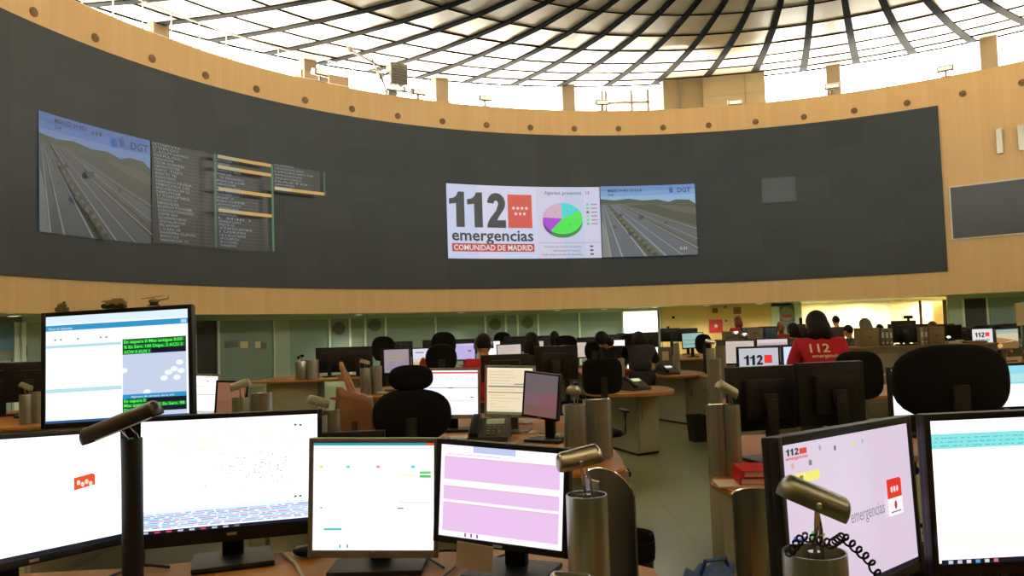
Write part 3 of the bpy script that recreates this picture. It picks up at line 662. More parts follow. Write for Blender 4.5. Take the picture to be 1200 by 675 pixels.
def s_white_grid(c, w, h):
    rr = random.Random(4)
    c.rect(0, 0, w, h, '#ffffff', 1.25); c.rect(0, h*.975, w, h, '#36a8c0', .9); c.rect(w*.93, h*.975, w, h, '#e05a4a', 1); c.rect(0, h*.94, w, h*.96, '#e6eef4', 1.1)
    for u, col in ((.05, '#f6e08a'), (.27, '#7ad8d0'), (.52, '#f098a8'), (.81, '#66d8e0')): c.rect(w*u, h*.765, w*u+.012, h*.79, col, 1.05)
    c.rect(w*.88, h*.71, w*.975, h*.735, '#7fd884', 1); c.rect(w*.88, h*.675, w*.975, h*.70, '#5cc878', 1); c.rect(w*.7, h*.69, w*.86, h*.705, '#f8f0c8', 1.1)
    for i in range(9): c.rect(w*.62, h*(.44+.018*i), w*rr.uniform(.75, .97), h*(.446+.018*i), '#f4e6e6', 1.1)
    c.rect(w*.72, h*.44, w*.97, h*.447, '#d8a0a0', 1); c.rect(w*.7, h*.385, w*.75, h*.395, '#55585e', .8); c.rect(w*.06, h*.39, w*.08, h*.40, '#555a60', .8)
    c.rect(w*.09, h*.185, w*.24, h*.205, '#5cc8cc', 1); 
    for u in (.22, .28): c.rect(w*u, h*.02, w*u+.006, h*.055, '#50c8a8', 1)
def s_pink(c, w, h):
    c.rect(0, 0, w, h, '#fff4ff', 1.15); c.rect(w*.27, h*.93, w*.62, h, '#c3cdf4', 1.0); c.rect(0, h*.9, w, h*.93, '#ffffff', 1.2)
    for (a, b) in ((.62, .86), (.40, .54), (.06, .36)):
        c.rect(w*.03, h*a, w*.97, h*b, '#efc6f2', 1.0); c.rect(w*.03, h*b, w*.97, h*(b+.012), '#e9c4dc', .95)
        c.rect(w*.05, h*(a+.05), w*.95, h*(a+.056), '#eac2f0', 1)
    c.rect(w*.03, h*.9, w*.5, h*.906, '#d8a8c8', .9)
    for i in range(3): c.rect(w*(.22+.05*i), h*.015, w*(.235+.05*i), h*.055, '#9a70a0', .8)
def s_desktop(c, w, h):
    c.rect(0, 0, w, h, '#e2cfe4', .95); c.rect(0, 0, w, .01, '#20243a', .5)
    heavy112(c, .025*w, h*.93, w*.085, .014, '#2a2020', .9); c.rect(w*.115, h*.93, w*.165, h*.965, '#d8382a', 1); c.text(.02*w, h*.905, .007, 'emergencias', '#c83a30', True, w=w*.15)
    for (u, v, col) in ((.25, .93, '#b8a8b0'), (.36, .91, '#6a6070'), (.50, .91, '#f0e070'), (.58, .92, '#a8c0d0')): c.rect(w*u, h*v, w*u+.009, h*v+.010, col, .9)
    c.rect(0, h*.755, w*.24, h*.815, '#f4ea6a', 1); c.rect(w*.1, h*.77, w*.125, h*.8, '#8a7a50', .9)
    for (u, v, col) in ((.05, .85, '#e8a8a8'), (.17, .85, '#7a7a88'), (.05, .68, '#90a0c8'), (.17, .69, '#6a6a78'), (.03, .42, '#5060c8'), (.15, .42, '#58b060'), (.15, .37, '#e04858'), (.06, .33, '#f0e878'), (.17, .30, '#9aa0a8'), (.05, .24, '#8090c0')):
        c.rect(w*u, h*v, w*u+.012, h*v+.011, col, .95)
    c.rect(w*.02, h*.42, w*.11, h*.435, '#5868d0', .9); c.rect(w*.13, h*.40, w*.24, h*.42, '#5fae62', .9); c.rect(w*.13, h*.36, w*.24, h*.38, '#e86070', .9)
    c.text(w*.44, h*.42, .03, 'emergencias', '#8f8093', False, w=w*.28, k=.85)
    c.poly([(w*.755, h*.50), (w*.885, h*.50), (w*.885, h*.62), (w*.87, h*.635), (w*.755, h*.635)], '#e8342c', 1.0); c.rect(w*.755, h*.38, w*.885, h*.50, '#f6f0f6', 1.1)
    for i in range(3): c.ell(w*(.795+.025*i), h*.56, .006, .008, '#f8d8d8', k=1, n=7)
    c.ell(w*.82, h*.45, .007, .01, '#c83030', n=10, k=.9); c.rect(w*.775, h*.40, w*.865, h*.408, '#6a5060', .8)
def s_table(c, w, h):
    c.rect(0, 0, w, h, '#ffffff', 1.25); c.rect(0, h*.80, w, h*.905, '#8ce8ea', 1.0)
    rr = random.Random(8)
    for j in range(3):
        for i in range(34): c.rect(w*(.01+.029*i), h*(.815+.03*j), w*(.01+.029*i+rr.uniform(.008, .026)), h*(.822+.03*j), '#4fc4d0', .95)
    for i in range(6): c.rect(w*.05, h*(.2+.05*i), w*.95, h*(.203+.05*i), '#f6f8ee', 1.15)
    c.rect(w*.0, h*.12, w, h*.2, '#fdfdec', 1.15); c.rect(0, 0, w, h*.035, '#141a34', .6)
    for i, col in enumerate(('#d0e0f4', '#d0d8e8', '#e8ecf8', '#5fa8e0', '#e8e8f0', '#e07890')): c.rect(w*(.03+.04*i), .002, w*(.05+.04*i), h*.03, col, .9)
def s_form(c, w, h):
    c.rect(0, 0, w, h, '#f7f4ff', 1.15); c.rect(0, h*.93, w, h*.965, '#e2563a', 1); c.rect(0, h*.72, w*.1, h*.87, '#6cc0e8', 1); c.rect(0, h*.63, w*.08, h*.72, '#4a98c8', .95)
    c.rect(w*.1, h*.60, w, h*.615, '#78a8b8', .9); c.rect(w*.45, h*.597, w*.55, h*.617, '#3c4450', .8); c.rect(w*.86, h*.38, w*.92, h*.40, '#60606c', .8); c.rect(w*.5, h*.31, w*.95, h*.32, '#c4c8d4', 1)
    for i in range(9): c.rect(w*(.13+.095*i), h*.80, w*(.16+.095*i), h*.82, '#d0c0c8', 1)
def s_cream(c, w, h):
    c.rect(0, 0, w, h, '#f2e0bc', 1.0); rr = random.Random(6)
    for i in range(14): c.rect(w*.06, h*(.08+.064*i), w*rr.uniform(.2, .75), h*(.09+.064*i), rr.choice(['#d8b894', '#e0c49c', '#cfae90']), .95)
    c.rect(w*.03, h*.58, w*.95, h*.61, '#83999c', .7); c.rect(w*.6, h*.64, w*.95, h*.66, '#a87860', .8); c.rect(w*.03, h*.46, w*.9, h*.475, '#7d6848', .7); c.rect(0, 0, w, h*.05, '#8c9a70', .5)
    c.rect(0, h*.97, w, h, '#f8f0d8', 1)
def s_dim_pink(c, w, h):
    c.rect(0, 0, w, h, '#84676e', .8); c.rect(0, h*.55, w, h, '#77696e', .8); c.rect(w*.5, h*.1, w, h*.6, '#8e6068', .8); c.rect(0, 0, w, h*.25, '#84605a', .8)
def s_brown_reflection(c, w, h): c.rect(0, 0, w, h, '#96664a', .8); c.rect(0, 0, w, h*.5, '#8b5d44', .8)  # orange reflection on a switched-off screen, painted as a brown glow
def s_plain_white(c, w, h):
    c.rect(0, 0, w, h, '#ffffff', 1.2); c.rect(0, h*.72, w, h*.73, '#9aa0a8', .8); c.rect(0, h*.5, w, h*.515, '#b0a8a0', .8); c.rect(w*.75, h*.85, w*.8, h*.88, '#8088a0', .8); c.rect(0, 0, w, h*.08, '#d8dce0', .9)
def s_lilac(c, w, h):
    c.rect(0, 0, w, h, '#a496a0', .9); rr = random.Random(2)
    c.rect(w*.1, h*.55, w*.8, h*.85, '#a99b92', .9); c.rect(w*.05, h*.1, w*.9, h*.4, '#a092a6', .9)
    for i in range(5): c.rect(w*.12, h*(.15+.15*i), w*rr.uniform(.4, .85), h*(.165+.15*i), '#92868e', .85)
def s_photo(c, w, h): c.rect(0, 0, w, h, '#d9cfc4', 1); c.rect(0, h*.55, w, h, '#d8d8e8', 1.05); c.rect(0, 0, w*.8, h*.4, '#d9bb84', .95); c.rect(w*.1, h*.8, w*.5, h*.85, '#8a90a0', .8)
def s_lavender(c, w, h): c.rect(0, 0, w, h, '#bdb2e4', 1); c.rect(w*.68, h*.48, w*.84, h*.58, '#c8385a', .95); c.rect(0, h*.9, w, h, '#cfc8ee', 1)
def s_doc(c, w, h):
    c.rect(0, 0, w, h, '#d2c3b8', .95); rr = random.Random(12)
    for i in range(10): c.rect(w*.08, h*(.08+.085*i), w*rr.uniform(.5, .92), h*(.10+.085*i), '#b8a8a0', .9)
def s_teal(c, w, h): c.rect(0, 0, w, h, '#9cc0bc', .9); c.rect(w*.05, h*.5, w*.9, h*.55, '#6c9490', .8); c.rect(w*.05, h*.2, w*.8, h*.28, '#84aca4', .8)
def s_grey_text(c, w, h): c.rect(0, 0, w, h, '#b8a694', .85); c.rect(w*.1, h*.55, w*.9, h*.6, '#98887c', .8); c.rect(w*.1, h*.8, w*.95, h*.83, '#a08c80', .8)
def s_pinkline(c, w, h): c.rect(0, 0, w, h, '#cdb6bc', .95); c.rect(w*.03, h*.6, w*.97, h*.75, '#8f6a84', .8); c.rect(w*.0, h*.85, w, h, '#d8c8c4', 1)
def s_112(bg='#c9cdda', k=.95):
    def f_(c, w, h):
        c.rect(0, 0, w, h, bg, k); heavy112(c, w*.12, h*.40, w*.48, h*.36, '#1b1c22', .8); c.rect(w*.64, h*.46, w*.84, h*.75, '#ee3a36', 1); c.text(w*.12, h*.16, h*.12, 'emergencias', '#1b1c22', True, w=w*.72, k=.8)
    return f_
def s_cyan(c, w, h): c.rect(0, 0, w, h, '#eefcff', 1.2); c.rect(0, h*.55, w, h, '#8fd8ea', 1.05); c.rect(w*.4, h*.6, w, h*.8, '#b6e6ee', 1)
def s_blank(c, w, h): c.rect(0, 0, w, h, '#ffffff', 1.25); c.rect(w*.05, h*.3, w*.9, h*.305, '#b0b0b0', .8)
def s_landscape(c, w, h):
    c.rect(0, 0, w, h, '#a3b9b2', .95); c.rect(0, h*.4, w, h*.8, '#d6c8a4', .95); c.poly([(0, h*.6), (w*.5, h*.5), (w, h*.35), (w, 0), (0, 0)], '#b8864a', .9)
    c.poly([(0, h*.3), (w*.6, h*.42), (w, h*.3), (w, 0), (0, 0)], '#8e6a3c', .8); c.ell(w*.15, h*.15, w*.12, h*.12, '#e0a868', n=10, k=1); c.poly([(0, h*.28), (w*.8, h*.36), (w*.7, h*.4)], '#e8c8a0', 1)
def s_off(c, w, h): c.items.append(([(0, 0), (w, 0), (w, h), (0, h)], [(0, 1, 2, 3)], mat('switched_off_screen', '#121214', .12, var=.05), 1, None))

# ------------------------------------------------------------------ MONITORS
MON_N = [0]
def monitor(P, yaw, pitch, roll, w, h, fn, label, desk=.75, frame=black, bez=.016, bot=None, stand='foot', away=False, back=.05, group=None, fs=None, basew=.26, leftb=0):
    P = Vector(P); yaw = math.radians(yaw)
    if away: yaw += PI
    bot = bot if bot is not None else bez*1.5
    off = Vector((0, .09, 0)); off.rotate(Matrix.Rotation(yaw, 3, 'Z'))
    base = Vector((P.x+off.x, P.y+off.y, desk))
    e = empty('monitor', base, yaw, label, 'monitor', group)
    L = Matrix.Translation((0, -.09, P.z-desk)) @ Matrix.Rotation(math.radians(pitch), 4, 'X') @ Matrix.Rotation(math.radians(roll), 4, 'Y')
    x0, x1, z0, z1 = -w/2-bez, w/2+bez, -h/2-bot, h/2+bez
    cz = (z0+z1)/2; ht = z1-z0; wt = x1-x0
    b = MB()                                  # frame around the screen, four bars, then the shell behind
    b.box(((x0-w/2)/2, .0, cz), (-w/2-x0, .022, ht), L, .003); b.box(((x1+w/2)/2, 0, cz), (x1-w/2, .022, ht), L, .003)
    b.box((0, 0, (z1+h/2)/2), (w, .022, z1-h/2), L, .003); b.box((0, 0, (z0-h/2)/2), (w, .022, -h/2-z0), L, .003)
    b.box((0, .018, cz), (wt*.995, .024, ht*.995), L, .006); b.build('housing', frame, e)
    if back:
        b = MB(); b.box((0, .03+back/2, cz), (wt*.62, back, ht*.6), L, .015); 
        for i in range(5): b.box((0, .031+back, cz+ht*(.02+.04*i)), (wt*.4, .003, .004), L)
        b.build('back_cover', frame, e)
    c = Canvas(); (fn or s_off)(c, w, h)
    c.build('screen', e, lambda x, y, z: L @ Vector((x-w/2, -.0062-z, y-h/2)), eps=.00012)
    b = MB(); b.box((0, -.0125, -h/2-bot*.5), (.03, .002, min(.008, bot*.4)), L); b.build('logo_plate', silver if frame is black else cab_d, e, smooth=False)
    if stand:
        zc = P.z-desk
        b = MB(); b.box((0, .02, zc*.5), (.07, .035, zc), None, .008); b.box((0, -.02, zc-.02), (.09, .09, .09), None, .01); b.build('stand_neck', frame if fs is None else fs, e)
        b = MB()
        if stand == 'foot': b.box((0, -.02, .0095), (basew, .21, .019), None, .008)
        else: b.lathe([(basew*.52, 0), (basew*.52, .008), (basew*.45, .018), (.05, .024)], 32, Matrix.Translation((0, -.02, 0)))
        b.build('stand_base', frame if fs is None else fs, e)
    return e
# ------------------------------------------------------------------ DESKS
def desk(name, pts, label, z=.75, cat='desk', legs=None, thick=.035, body=None, M=wood_d):
    P = [Vector((x, y)) for x, y in pts]; c = sum(P, Vector((0, 0)))/len(P)
    e = empty(name, (c.x, c.y, 0), 0, label, cat)
    b = MB(); b.prism([(p.x-c.x, p.y-c.y) for p in P], z-thick, z-.002); o = b.build('tabletop', M, e)
    bm = bmesh.new(); bm.from_mesh(o.data); bmesh.ops.bevel(bm, geom=[ed for ed in bm.edges if abs((ed.verts[0].co.z-ed.verts[1].co.z)) < .001], offset=.008, segments=2, affect='EDGES'); bm.to_mesh(o.data); bm.free()
    for (x, y, dx, dy, r) in (legs or []):
        b = MB(); M = Matrix.Translation((x-c.x, y-c.y, 0)) @ Matrix.Rotation(math.radians(r), 4, 'Z'); b.box((0, 0, (z-thick)/2), (dx, dy, z-thick-.001), M, .004); b.build('side_panel', body or cab, e)
    return e
def rounded(x0, x1, y0, y1, r, which='lrtb', n=7):
    out = []
    for (cx, cy, a0, on_) in ((x1-r, y1-r, 0, 1), (x0+r, y1-r, 90, 1), (x0+r, y0+r, 180, 1), (x1-r, y0+r, 270, 1)):
        for i in range(n+1):
            a = math.radians(a0+90*i/n); out.append((cx+r*math.cos(a), cy+r*math.sin(a)))
    return out
def arc_pts(cx, cy, r, a0, a1, n=10): return [(cx+r*math.cos(math.radians(a0+(a1-a0)*i/n)), cy+r*math.sin(math.radians(a0+(a1-a0)*i/n))) for i in range(n+1)]
# ------------------------------------------------------------------ STEEL LAMPS AND SHELLS
def lamp_head(L, r, parent, M, sealed=True, cut=-.35):
    """half-tube shade along local X from 0 to L with domed ends, open below"""
    bm = bmesh.new(); prof = []; n = 8
    for i in range(n+1): a = PI/2*i/n; prof.append((r*math.sin(a)+.0005, r*.55*(1-math.cos(a))))
    for i in range(n+1): a = PI/2*(1-i/n); prof.append((r*math.sin(a)+.0005, L-r*.55*(1-math.cos(a))))
    seg = 28; rows = []
    for rr_, x in prof: rows.append([bm.verts.new((x, rr_*math.cos(2*PI*k/seg), rr_*math.sin(2*PI*k/seg))) for k in range(seg)])
    for i in range(len(rows)-1):
        for k in range(seg): bm.faces.new((rows[i][k], rows[i][(k+1) % seg], rows[i+1][(k+1) % seg], rows[i+1][k]))
    bmesh.ops.bisect_plane(bm, geom=bm.verts[:]+bm.edges[:]+bm.faces[:], plane_co=(0, 0, r*cut), plane_no=(0, 0, -1), clear_outer=True)
    bmesh.ops.recalc_face_normals(bm, faces=bm.faces)
    g = bmesh.ops.solidify(bm, geom=bm.faces[:], thickness=r*.06)
    me = bpy.data.meshes.new('lamp_shade'); bm.to_mesh(me); bm.free(); me.materials.append(M); me.shade_smooth(); me.set_sharp_from_angle(angle=math.radians(50))
    o = bpy.data.objects.new('lamp_shade', me); COL.objects.link(o); o.parent = parent
    return o
def desk_lamp(base, H, rc, L, rh, head_off, yaw, tilt, label, M=steel, MH=None, stem='wire', cord=False, group=None):
    base = Vector(base); e = empty('desk_lamp', base, 0, label, 'lamp', group)
    b = MB(); b.lathe([(rc*.98, 0), (rc, .004), (rc, H-.004), (rc*.985, H)], 36, cap=False); b.lathe([(rc*.985, H), (rc*.93, H), (rc*.93, H-.03)], 36, cap=False); b.build('column', M, e)
    b = MB(); b.lathe([(.001, H-.03), (rc*.93, H-.03)], 36, cap=False); b.lathe([(rc*.22, H-.03), (rc*.2, H+.0)], 16); b.build('lid', chrome, e)
    ho = Vector(head_off); top = Vector((0, 0, H-.02))
    b = MB(); hp = Vector((ho.x, ho.y, H+ho.z))
    side = Vector((.012, -.01, 0)); mid = (top+hp)/2
    b.tube([top, mid+Vector((0, -.01, 0)), hp-Vector((0, rh*.6, 0))], rc*.07, 8); b.tube([top+Vector((.02, .015, 0)), mid+Vector((.02, .02, 0)), hp+Vector((.01, rh*.5, 0))], rc*.07, 8)
    b.sphere((hp.x, hp.y-rh*.9, hp.z), (rc*.13, rc*.1, rc*.13), seg=12, rings=8); b.build('stem', chrome, e)
    h = lamp_head(L, rh, e, MH or M); h.matrix_basis = Matrix.Translation(hp) @ Matrix.Rotation(yaw, 4, 'Z') @ Matrix.Rotation(tilt, 4, 'Y') @ Matrix.Translation((-L/2, 0, 0))
    b = MB(); b.cyl((L*.15, 0, -rh*.05), (L*.85, 0, -rh*.05), rh*.35, seg=12); bl = b.build('bulb_tube', white_p, h)
    if cord:
        b = MB(); pts = []
        path = [Vector((-.055, -.02, H+.0)), Vector((-.03, -.03, H+.035)), Vector((.02, -.03, H+.02)), Vector((.045, -.02, H+.03)), Vector((.085, -.03, H-.01)), Vector((.11, -.05, H-.07)), Vector((.125, -.06, H-.16))]
        n = 260
        for i in range(n+1):
            t = i/n*(len(path)-1); k = min(int(t), len(path)-2); u = t-k
            p = path[k].lerp(path[k+1], u); a = i*2*PI/11
            pts.append(p+Vector((math.cos(a)*.0075, 0, math.sin(a)*.0075)))
        b.tube(pts, .0022, 6); b.build('coiled_cord', black, e)
    return e
def shell(base, H, r, yaw, label, M=steel, open_=150, slope=.07, group=None, name='steel_shell'):
    base = Vector(base); e = empty(name, base, yaw, label, 'divider', group)
    bm = bmesh.new(); n = 26; A = []; B = []
    half = math.radians(180-open_/2); rows = []
    for t_ in (0, .004):
        for kk in (0, 1):
            row = []
            for i in range(n+1):
                a = -half+2*half*i/n; z = 0 if kk == 0 else H-slope*(1-math.cos(a))*.5*1.3*(1 if a > 0 else .25)
                row.append(bm.verts.new(((r-t_)*math.sin(a), (r-t_)*math.cos(a), z)))
            rows.append(row)
    o0, o1, i0, i1 = rows
    for i in range(n):
        bm.faces.new((o0[i], o0[i+1], o1[i+1], o1[i])); bm.faces.new((i0[i+1], i0[i], i1[i], i1[i+1])); bm.faces.new((o1[i], o1[i+1], i1[i+1], i1[i])); bm.faces.new((o0[i+1], o0[i], i0[i], i0[i+1]))
    bm.faces.new((o0[0], o1[0], i1[0], i0[0])); bm.faces.new((o1[n], o0[n], i0[n], i1[n]))
    me = bpy.data.meshes.new('curved_sheet'); bm.to_mesh(me); bm.free(); me.materials.append(M); me.shade_smooth(); me.set_sharp_from_angle(angle=math.radians(40))
    o = bpy.data.objects.new('curved_sheet', me); COL.objects.link(o); o.parent = e
    b = MB(); b.lathe([(r*.95, 0), (r*.95, .012)], 24); b.build('foot_disc', steel_d, e)
    b = MB(); b.tube([(i0[0].co if False else p_) for p_ in [((r-.002)*math.sin(a), (r-.002)*math.cos(a), H+.001-slope*(1-math.cos(a))*.5*1.3*(1 if a > 0 else .25)) for a in [-half+2*half*i/n for i in range(n+1)]]], .0028, 6); b.build('edge_highlight', chrome, e)  # chrome tube added along the top edge to give a bright highlight line
    return e
# ------------------------------------------------------------------ CHAIRS
def squircle(mb, c, w, h, t, n=3.2, curve=.25, M=None, seg=36, rings=18):
    tb = bmesh.new(); bmesh.ops.create_uvsphere(tb, u_segments=seg, v_segments=rings, radius=1, matrix=Matrix.Rotation(PI/2, 4, 'X'))
    for v in tb.verts:
        x, y, z = v.co; r = math.hypot(x, z)
        if r > 1e-6:
            ca, sa = abs(x/r), abs(z/r); k = 1/((ca**n+sa**n)**(1/n)); x, z = x*k, z*k
        ys = math.copysign(abs(y)**.6, y)
        v.co = Vector((c[0]+x*w/2, c[1]+ys*t/2+curve*(x*w/2)**2, c[2]+z*h/2))
    tb.verts.index_update(); mb._add([v.co.copy() for v in tb.verts], [[v.index for v in f.verts] for f in tb.faces], M); tb.free()
def chair(x, y, yaw, zc, bw, bh, label, group=None, head=None, arms=True, seat=.47, n=3.2):
    e = empty('office_chair', (x, y, 0), yaw, label, 'chair', group)       # faces local +Y
    b = MB(); squircle(b, (0, -.24, zc), bw, bh, .08, n, 0.5); b.build('backrest', dblack, e)
    b = MB(); b.box((0, -.285, (zc+seat)/2-.03), (.07, .02, zc-seat+.04), None, .008); b.box((0, -.16, seat-.07), (.07, .26, .02), None, .006); b.build('back_support', black, e)
    b = MB(); squircle(b, (0, 0, 0), bw if bw > .44 else .46, .46, .09, 3.2, 0, Matrix.Translation((0, .02, seat-.02)) @ Matrix.Rotation(PI/2, 4, 'X')); b.build('seat', dblack, e)
    b = MB(); b.cyl((0, 0, .1), (0, 0, seat-.07), .028); b.build('gas_column', black, e)
    b = MB()
    for k in range(5):
        a = 2*PI*k/5; b.cyl((0, 0, .11), (.29*math.cos(a), .29*math.sin(a), .07), .022, .015, 10)
    b.build('star_base', black, e)
    for k in range(5):
        a = 2*PI*k/5; b = MB(); b.sphere((.29*math.cos(a), .29*math.sin(a), .03), (.03, .03, .03), seg=12, rings=8); b.build('caster', black, e)
    if arms:
        for s in (-1, 1):
            b = MB(); b.tube([(s*.2, -.02, seat-.06), (s*.27, -.02, seat-.03), (s*.275, -.02, seat+.17)], .014, 8); b.box((s*.275, .03, seat+.185), (.06, .24, .03), None, .01); b.build('armrest', black, e)
    if head:
        b = MB(); squircle(b, (0, -.24, zc+bh/2+head[1]/2-.01), head[0], head[1], .07, 2.6, .5); b.build('headrest', dblack, e)
    return e
# ------------------------------------------------------------------ PEOPLE
def skin_mesh(joints, edges, root, sub=2):
    bm = bmesh.new(); sk = bm.verts.layers.skin.verify(); vs = {}
    for k, (p, r) in joints.items():
        v = bm.verts.new(p); v[sk].radius = (r, r) if not isinstance(r, tuple) else r; v[sk].use_root = (k == root); vs[k] = v
    for a, b in edges: bm.edges.new((vs[a], vs[b]))
    me = bpy.data.meshes.new('t'); bm.to_mesh(me); bm.free(); o = bpy.data.objects.new('t', me); COL.objects.link(o)
    o.modifiers.new('s', 'SKIN').use_smooth_shade = True; m = o.modifiers.new('u', 'SUBSURF'); m.levels = m.render_levels = sub
    return o
def bake(o, name, M, parent):
    bpy.context.view_layer.update(); me = bpy.data.meshes.new_from_object(o.evaluated_get(bpy.context.evaluated_depsgraph_get()))
    COL.objects.unlink(o); bpy.data.objects.remove(o); me.materials.clear(); me.materials.append(M); me.shade_smooth()
    q = bpy.data.objects.new(name, me); COL.objects.link(q); q.parent = parent; return q
def person(x, y, yaw, label, pose, shirt=redc, trouser=denim, hairM=hair_m, hair='bob', z=0.0, sc=1.0, legs=True, skinM=skin, back_text=False, headset=False, hair_s=1.0):
    """pose: dict of joints in metres, facing local +Y"""
    e = empty('person', (x, y, z), yaw, label, 'person'); e.scale = (sc, sc, sc)
    J = {k: Vector(v) for k, v in pose.items()}
    rad = dict(pelvis=.135, belly=.125, chest=.14, neckb=.065, neck=.055, head=.06)
    jo = {k: (J[k], rad[k]) for k in ('pelvis', 'belly', 'chest', 'neckb', 'neck', 'head')}
    ed = [('pelvis', 'belly'), ('belly', 'chest'), ('chest', 'neckb'), ('neckb', 'neck'), ('neck', 'head')]
    for s in ('l', 'r'):
        for k, r, p in (('sho', .062, 'chest'), ('elb', .042, 'sho'), ('wri', .028, 'elb'), ('palm', .034, 'wri'), ('hip', .095, 'pelvis'), ('knee', .062, 'hip'), ('ank', .042, 'knee'), ('toe', .034, 'ank')):
            jo[s+k] = (J[s+k], r); ed.append((('' if p in ('chest', 'pelvis') else s)+p, s+k))
    o = skin_mesh(jo, ed, 'pelvis')
    bm = bmesh.new(); bpy.context.view_layer.update(); bm.from_mesh(bpy.data.meshes.new_from_object(o.evaluated_get(bpy.context.evaluated_depsgraph_get())))
    COL.objects.unlink(o); bpy.data.objects.remove(o)
    H = J['head']; hd = (J['head']-J['neck']).normalized(); q = Vector((0, 0, 1)).rotation_difference(hd).to_matrix().to_4x4(); q.translation = H
    def addm(mb, M=None):
        me_ = bpy.data.meshes.new('x'); mb.bm.to_mesh(me_); mb.bm.free(); bm.from_mesh(me_)
    mb = MB(); mb.sphere((0, 0, .075), (.075, .095, .115), q, 24, 18); mb.sphere((0, .035, .0), (.05, .05, .055), q); mb.sphere((0, .1, .055), (.014, .02, .028), q, 10, 8)
    for s in (-1, 1): mb.sphere((s*.077, 0, .06), (.012, .022, .032), q, 10, 8)
    mb.sphere((0, .088, .02), (.025, .01, .008), q, 10, 8)
    for s in ('l', 'r'):                       # five fingers on each palm
        w_, p_ = J[s+'wri'], J[s+'palm']; d = (p_-w_).normalized(); sd = d.cross(Vector((0, 0, 1)))
        if sd.length < .1: sd = Vector((1, 0, 0))
        sd.normalize(); dn = sd.cross(d).normalized(); dn = dn if dn.z < 0 else -dn
        for i, (o_, l_) in enumerate(((-.027, .062), (-.009, .075), (.009, .07), (.027, .055))):
            a = p_+sd*o_+d*.02; mb.tube([a, a+d*l_*.5+dn*.006, a+d*l_*.95+dn*.022], .0088, 8)
        a = p_-sd*.028*(1 if s == 'l' else -1); mb.tube([a-d*.02, a-sd*.022*(1 if s == 'l' else -1)+d*.01, a-sd*.03*(1 if s == 'l' else -1)+d*.035], .0095, 8)
    addm(mb)
    me = bpy.data.meshes.new('b'); bm.to_mesh(me); bm.free(); o = bpy.data.objects.new('b', me); COL.objects.link(o)
    m = o.modifiers.new('r', 'REMESH'); m.mode = 'VOXEL'; m.voxel_size = .009; m2 = o.modifiers.new('sm', 'SMOOTH'); m2.iterations = 2; m2.factor = .5
    bake(o, 'body', skinM, e)
    for s in (-1, 1):
        b = MB(); b.sphere((s*.03, .088, .078), (.012, .008, .008), q, 10, 8); b.build('eye', dblack, e)
    g = .016
    js = {k: (J[k], rad[k]+g+(.015 if k in ('chest', 'belly') else 0)) for k in ('pelvis', 'belly', 'chest')}; js['neckb'] = (J['neckb'], .07)
    es = [('pelvis', 'belly'), ('belly', 'chest'), ('chest', 'neckb')]
    for s in ('l', 'r'):
        js[s+'sho'] = (J[s+'sho'], .08); m_ = J[s+'sho'].lerp(J[s+'elb'], .8); js[s+'m'] = (m_, .066); es += [('chest', s+'sho'), (s+'sho', s+'m')]
    sh = bake(skin_mesh(js, es, 'pelvis'), 'shirt', shirt, e)
    js = {'pelvis': (J['pelvis'], .15)}; es = []
    for s in ('l', 'r'):
        js[s+'hip'] = (J[s+'hip'], .108); js[s+'knee'] = (J[s+'knee'], .078); js[s+'ank'] = (J[s+'ank'], .06); es += [('pelvis', s+'hip'), (s+'hip', s+'knee'), (s+'knee', s+'ank')]
    bake(skin_mesh(js, es, 'pelvis'), 'trousers', trouser, e)
    for s in ('l', 'r'):
        b = MB(); a = J[s+'ank']; t = J[s+'toe']; c = (a+t)/2; b.sphere((c.x, c.y, max(.045, c.z-.01)), (.048, .14, .045)); b.build('shoe', dblack, e)
    if hair_s != 1: q = q @ Matrix.Scale(hair_s, 4)
    if hair == 'bob':
        b = MB(); b.sphere((0, -.012, .095), (.098, .112, .118), q, 28, 20); b.sphere((0, -.045, .02), (.105, .085, .12), q, 28, 18); b.sphere((.05, -.045, -.03), (.06, .07, .09), q); b.sphere((-.05, -.045, -.03), (.06, .07, .09), q)
        me = bpy.data.meshes.new('h'); b.bm.to_mesh(me); b.bm.free(); o = bpy.data.objects.new('h', me); COL.objects.link(o); m = o.modifiers.new('r', 'REMESH'); m.mode = 'VOXEL'; m.voxel_size = .01; mm = o.modifiers.new('sm', 'SMOOTH'); mm.iterations = 4
        bake(o, 'hair', hairM, e)
    elif hair == 'short':
        b = MB(); b.sphere((0, -.014, .095), (.084, .1, .108), q, 24, 16); b.build('hair', hairM, e)
    if headset:
        b = MB(); b.tube([q @ Vector((.1*math.cos(a), -.0, .075+.125*math.sin(a))) for a in [PI*i/14 for i in range(15)]], .008, 6)
        for s in (-1, 1): b.cyl(q @ Vector((s*.088, 0, .065)), q @ Vector((s*.108, 0, .065)), .034, seg=16)
        b.build('headset', greyp, e)
    if back_text:
        white_ink = mat('white_ink', '#f4ecd0', .8, var=.03)
        bpy.context.view_layer.update(); dg_ = bpy.context.evaluated_depsgraph_get(); dg_.update()
        from mathutils.bvhtree import BVHTree
        bv = BVHTree.FromObject(sh, dg_)
        def stamp(t, cx, cz, w, h, M):
            vs, fs = text_tris(t, True) if t else ([(0, 0), (1, 0), (1, .72), (0, .72)], [(0, 1, 2, 3)])
            x0, x1 = min(v[0] for v in vs), max(v[0] for v in vs); b = MB(); P = []
            for v in vs:
                X = cx+(v[0]-x0)/(x1-x0)*w-w/2; Z = cz+v[1]/.72*h
                r_ = bv.ray_cast(Vector((X, -1, Z)), Vector((0, 1, 0)), 2); P.append((X, (r_[0].y if r_[0] else -.15)-.006, Z))
            b._add(P, fs); b.build('printed_text', M, e, smooth=False)
        stamp('112', *back_text[0], white_ink)
        stamp('emergencias', *back_text[1], white_ink)
    return e
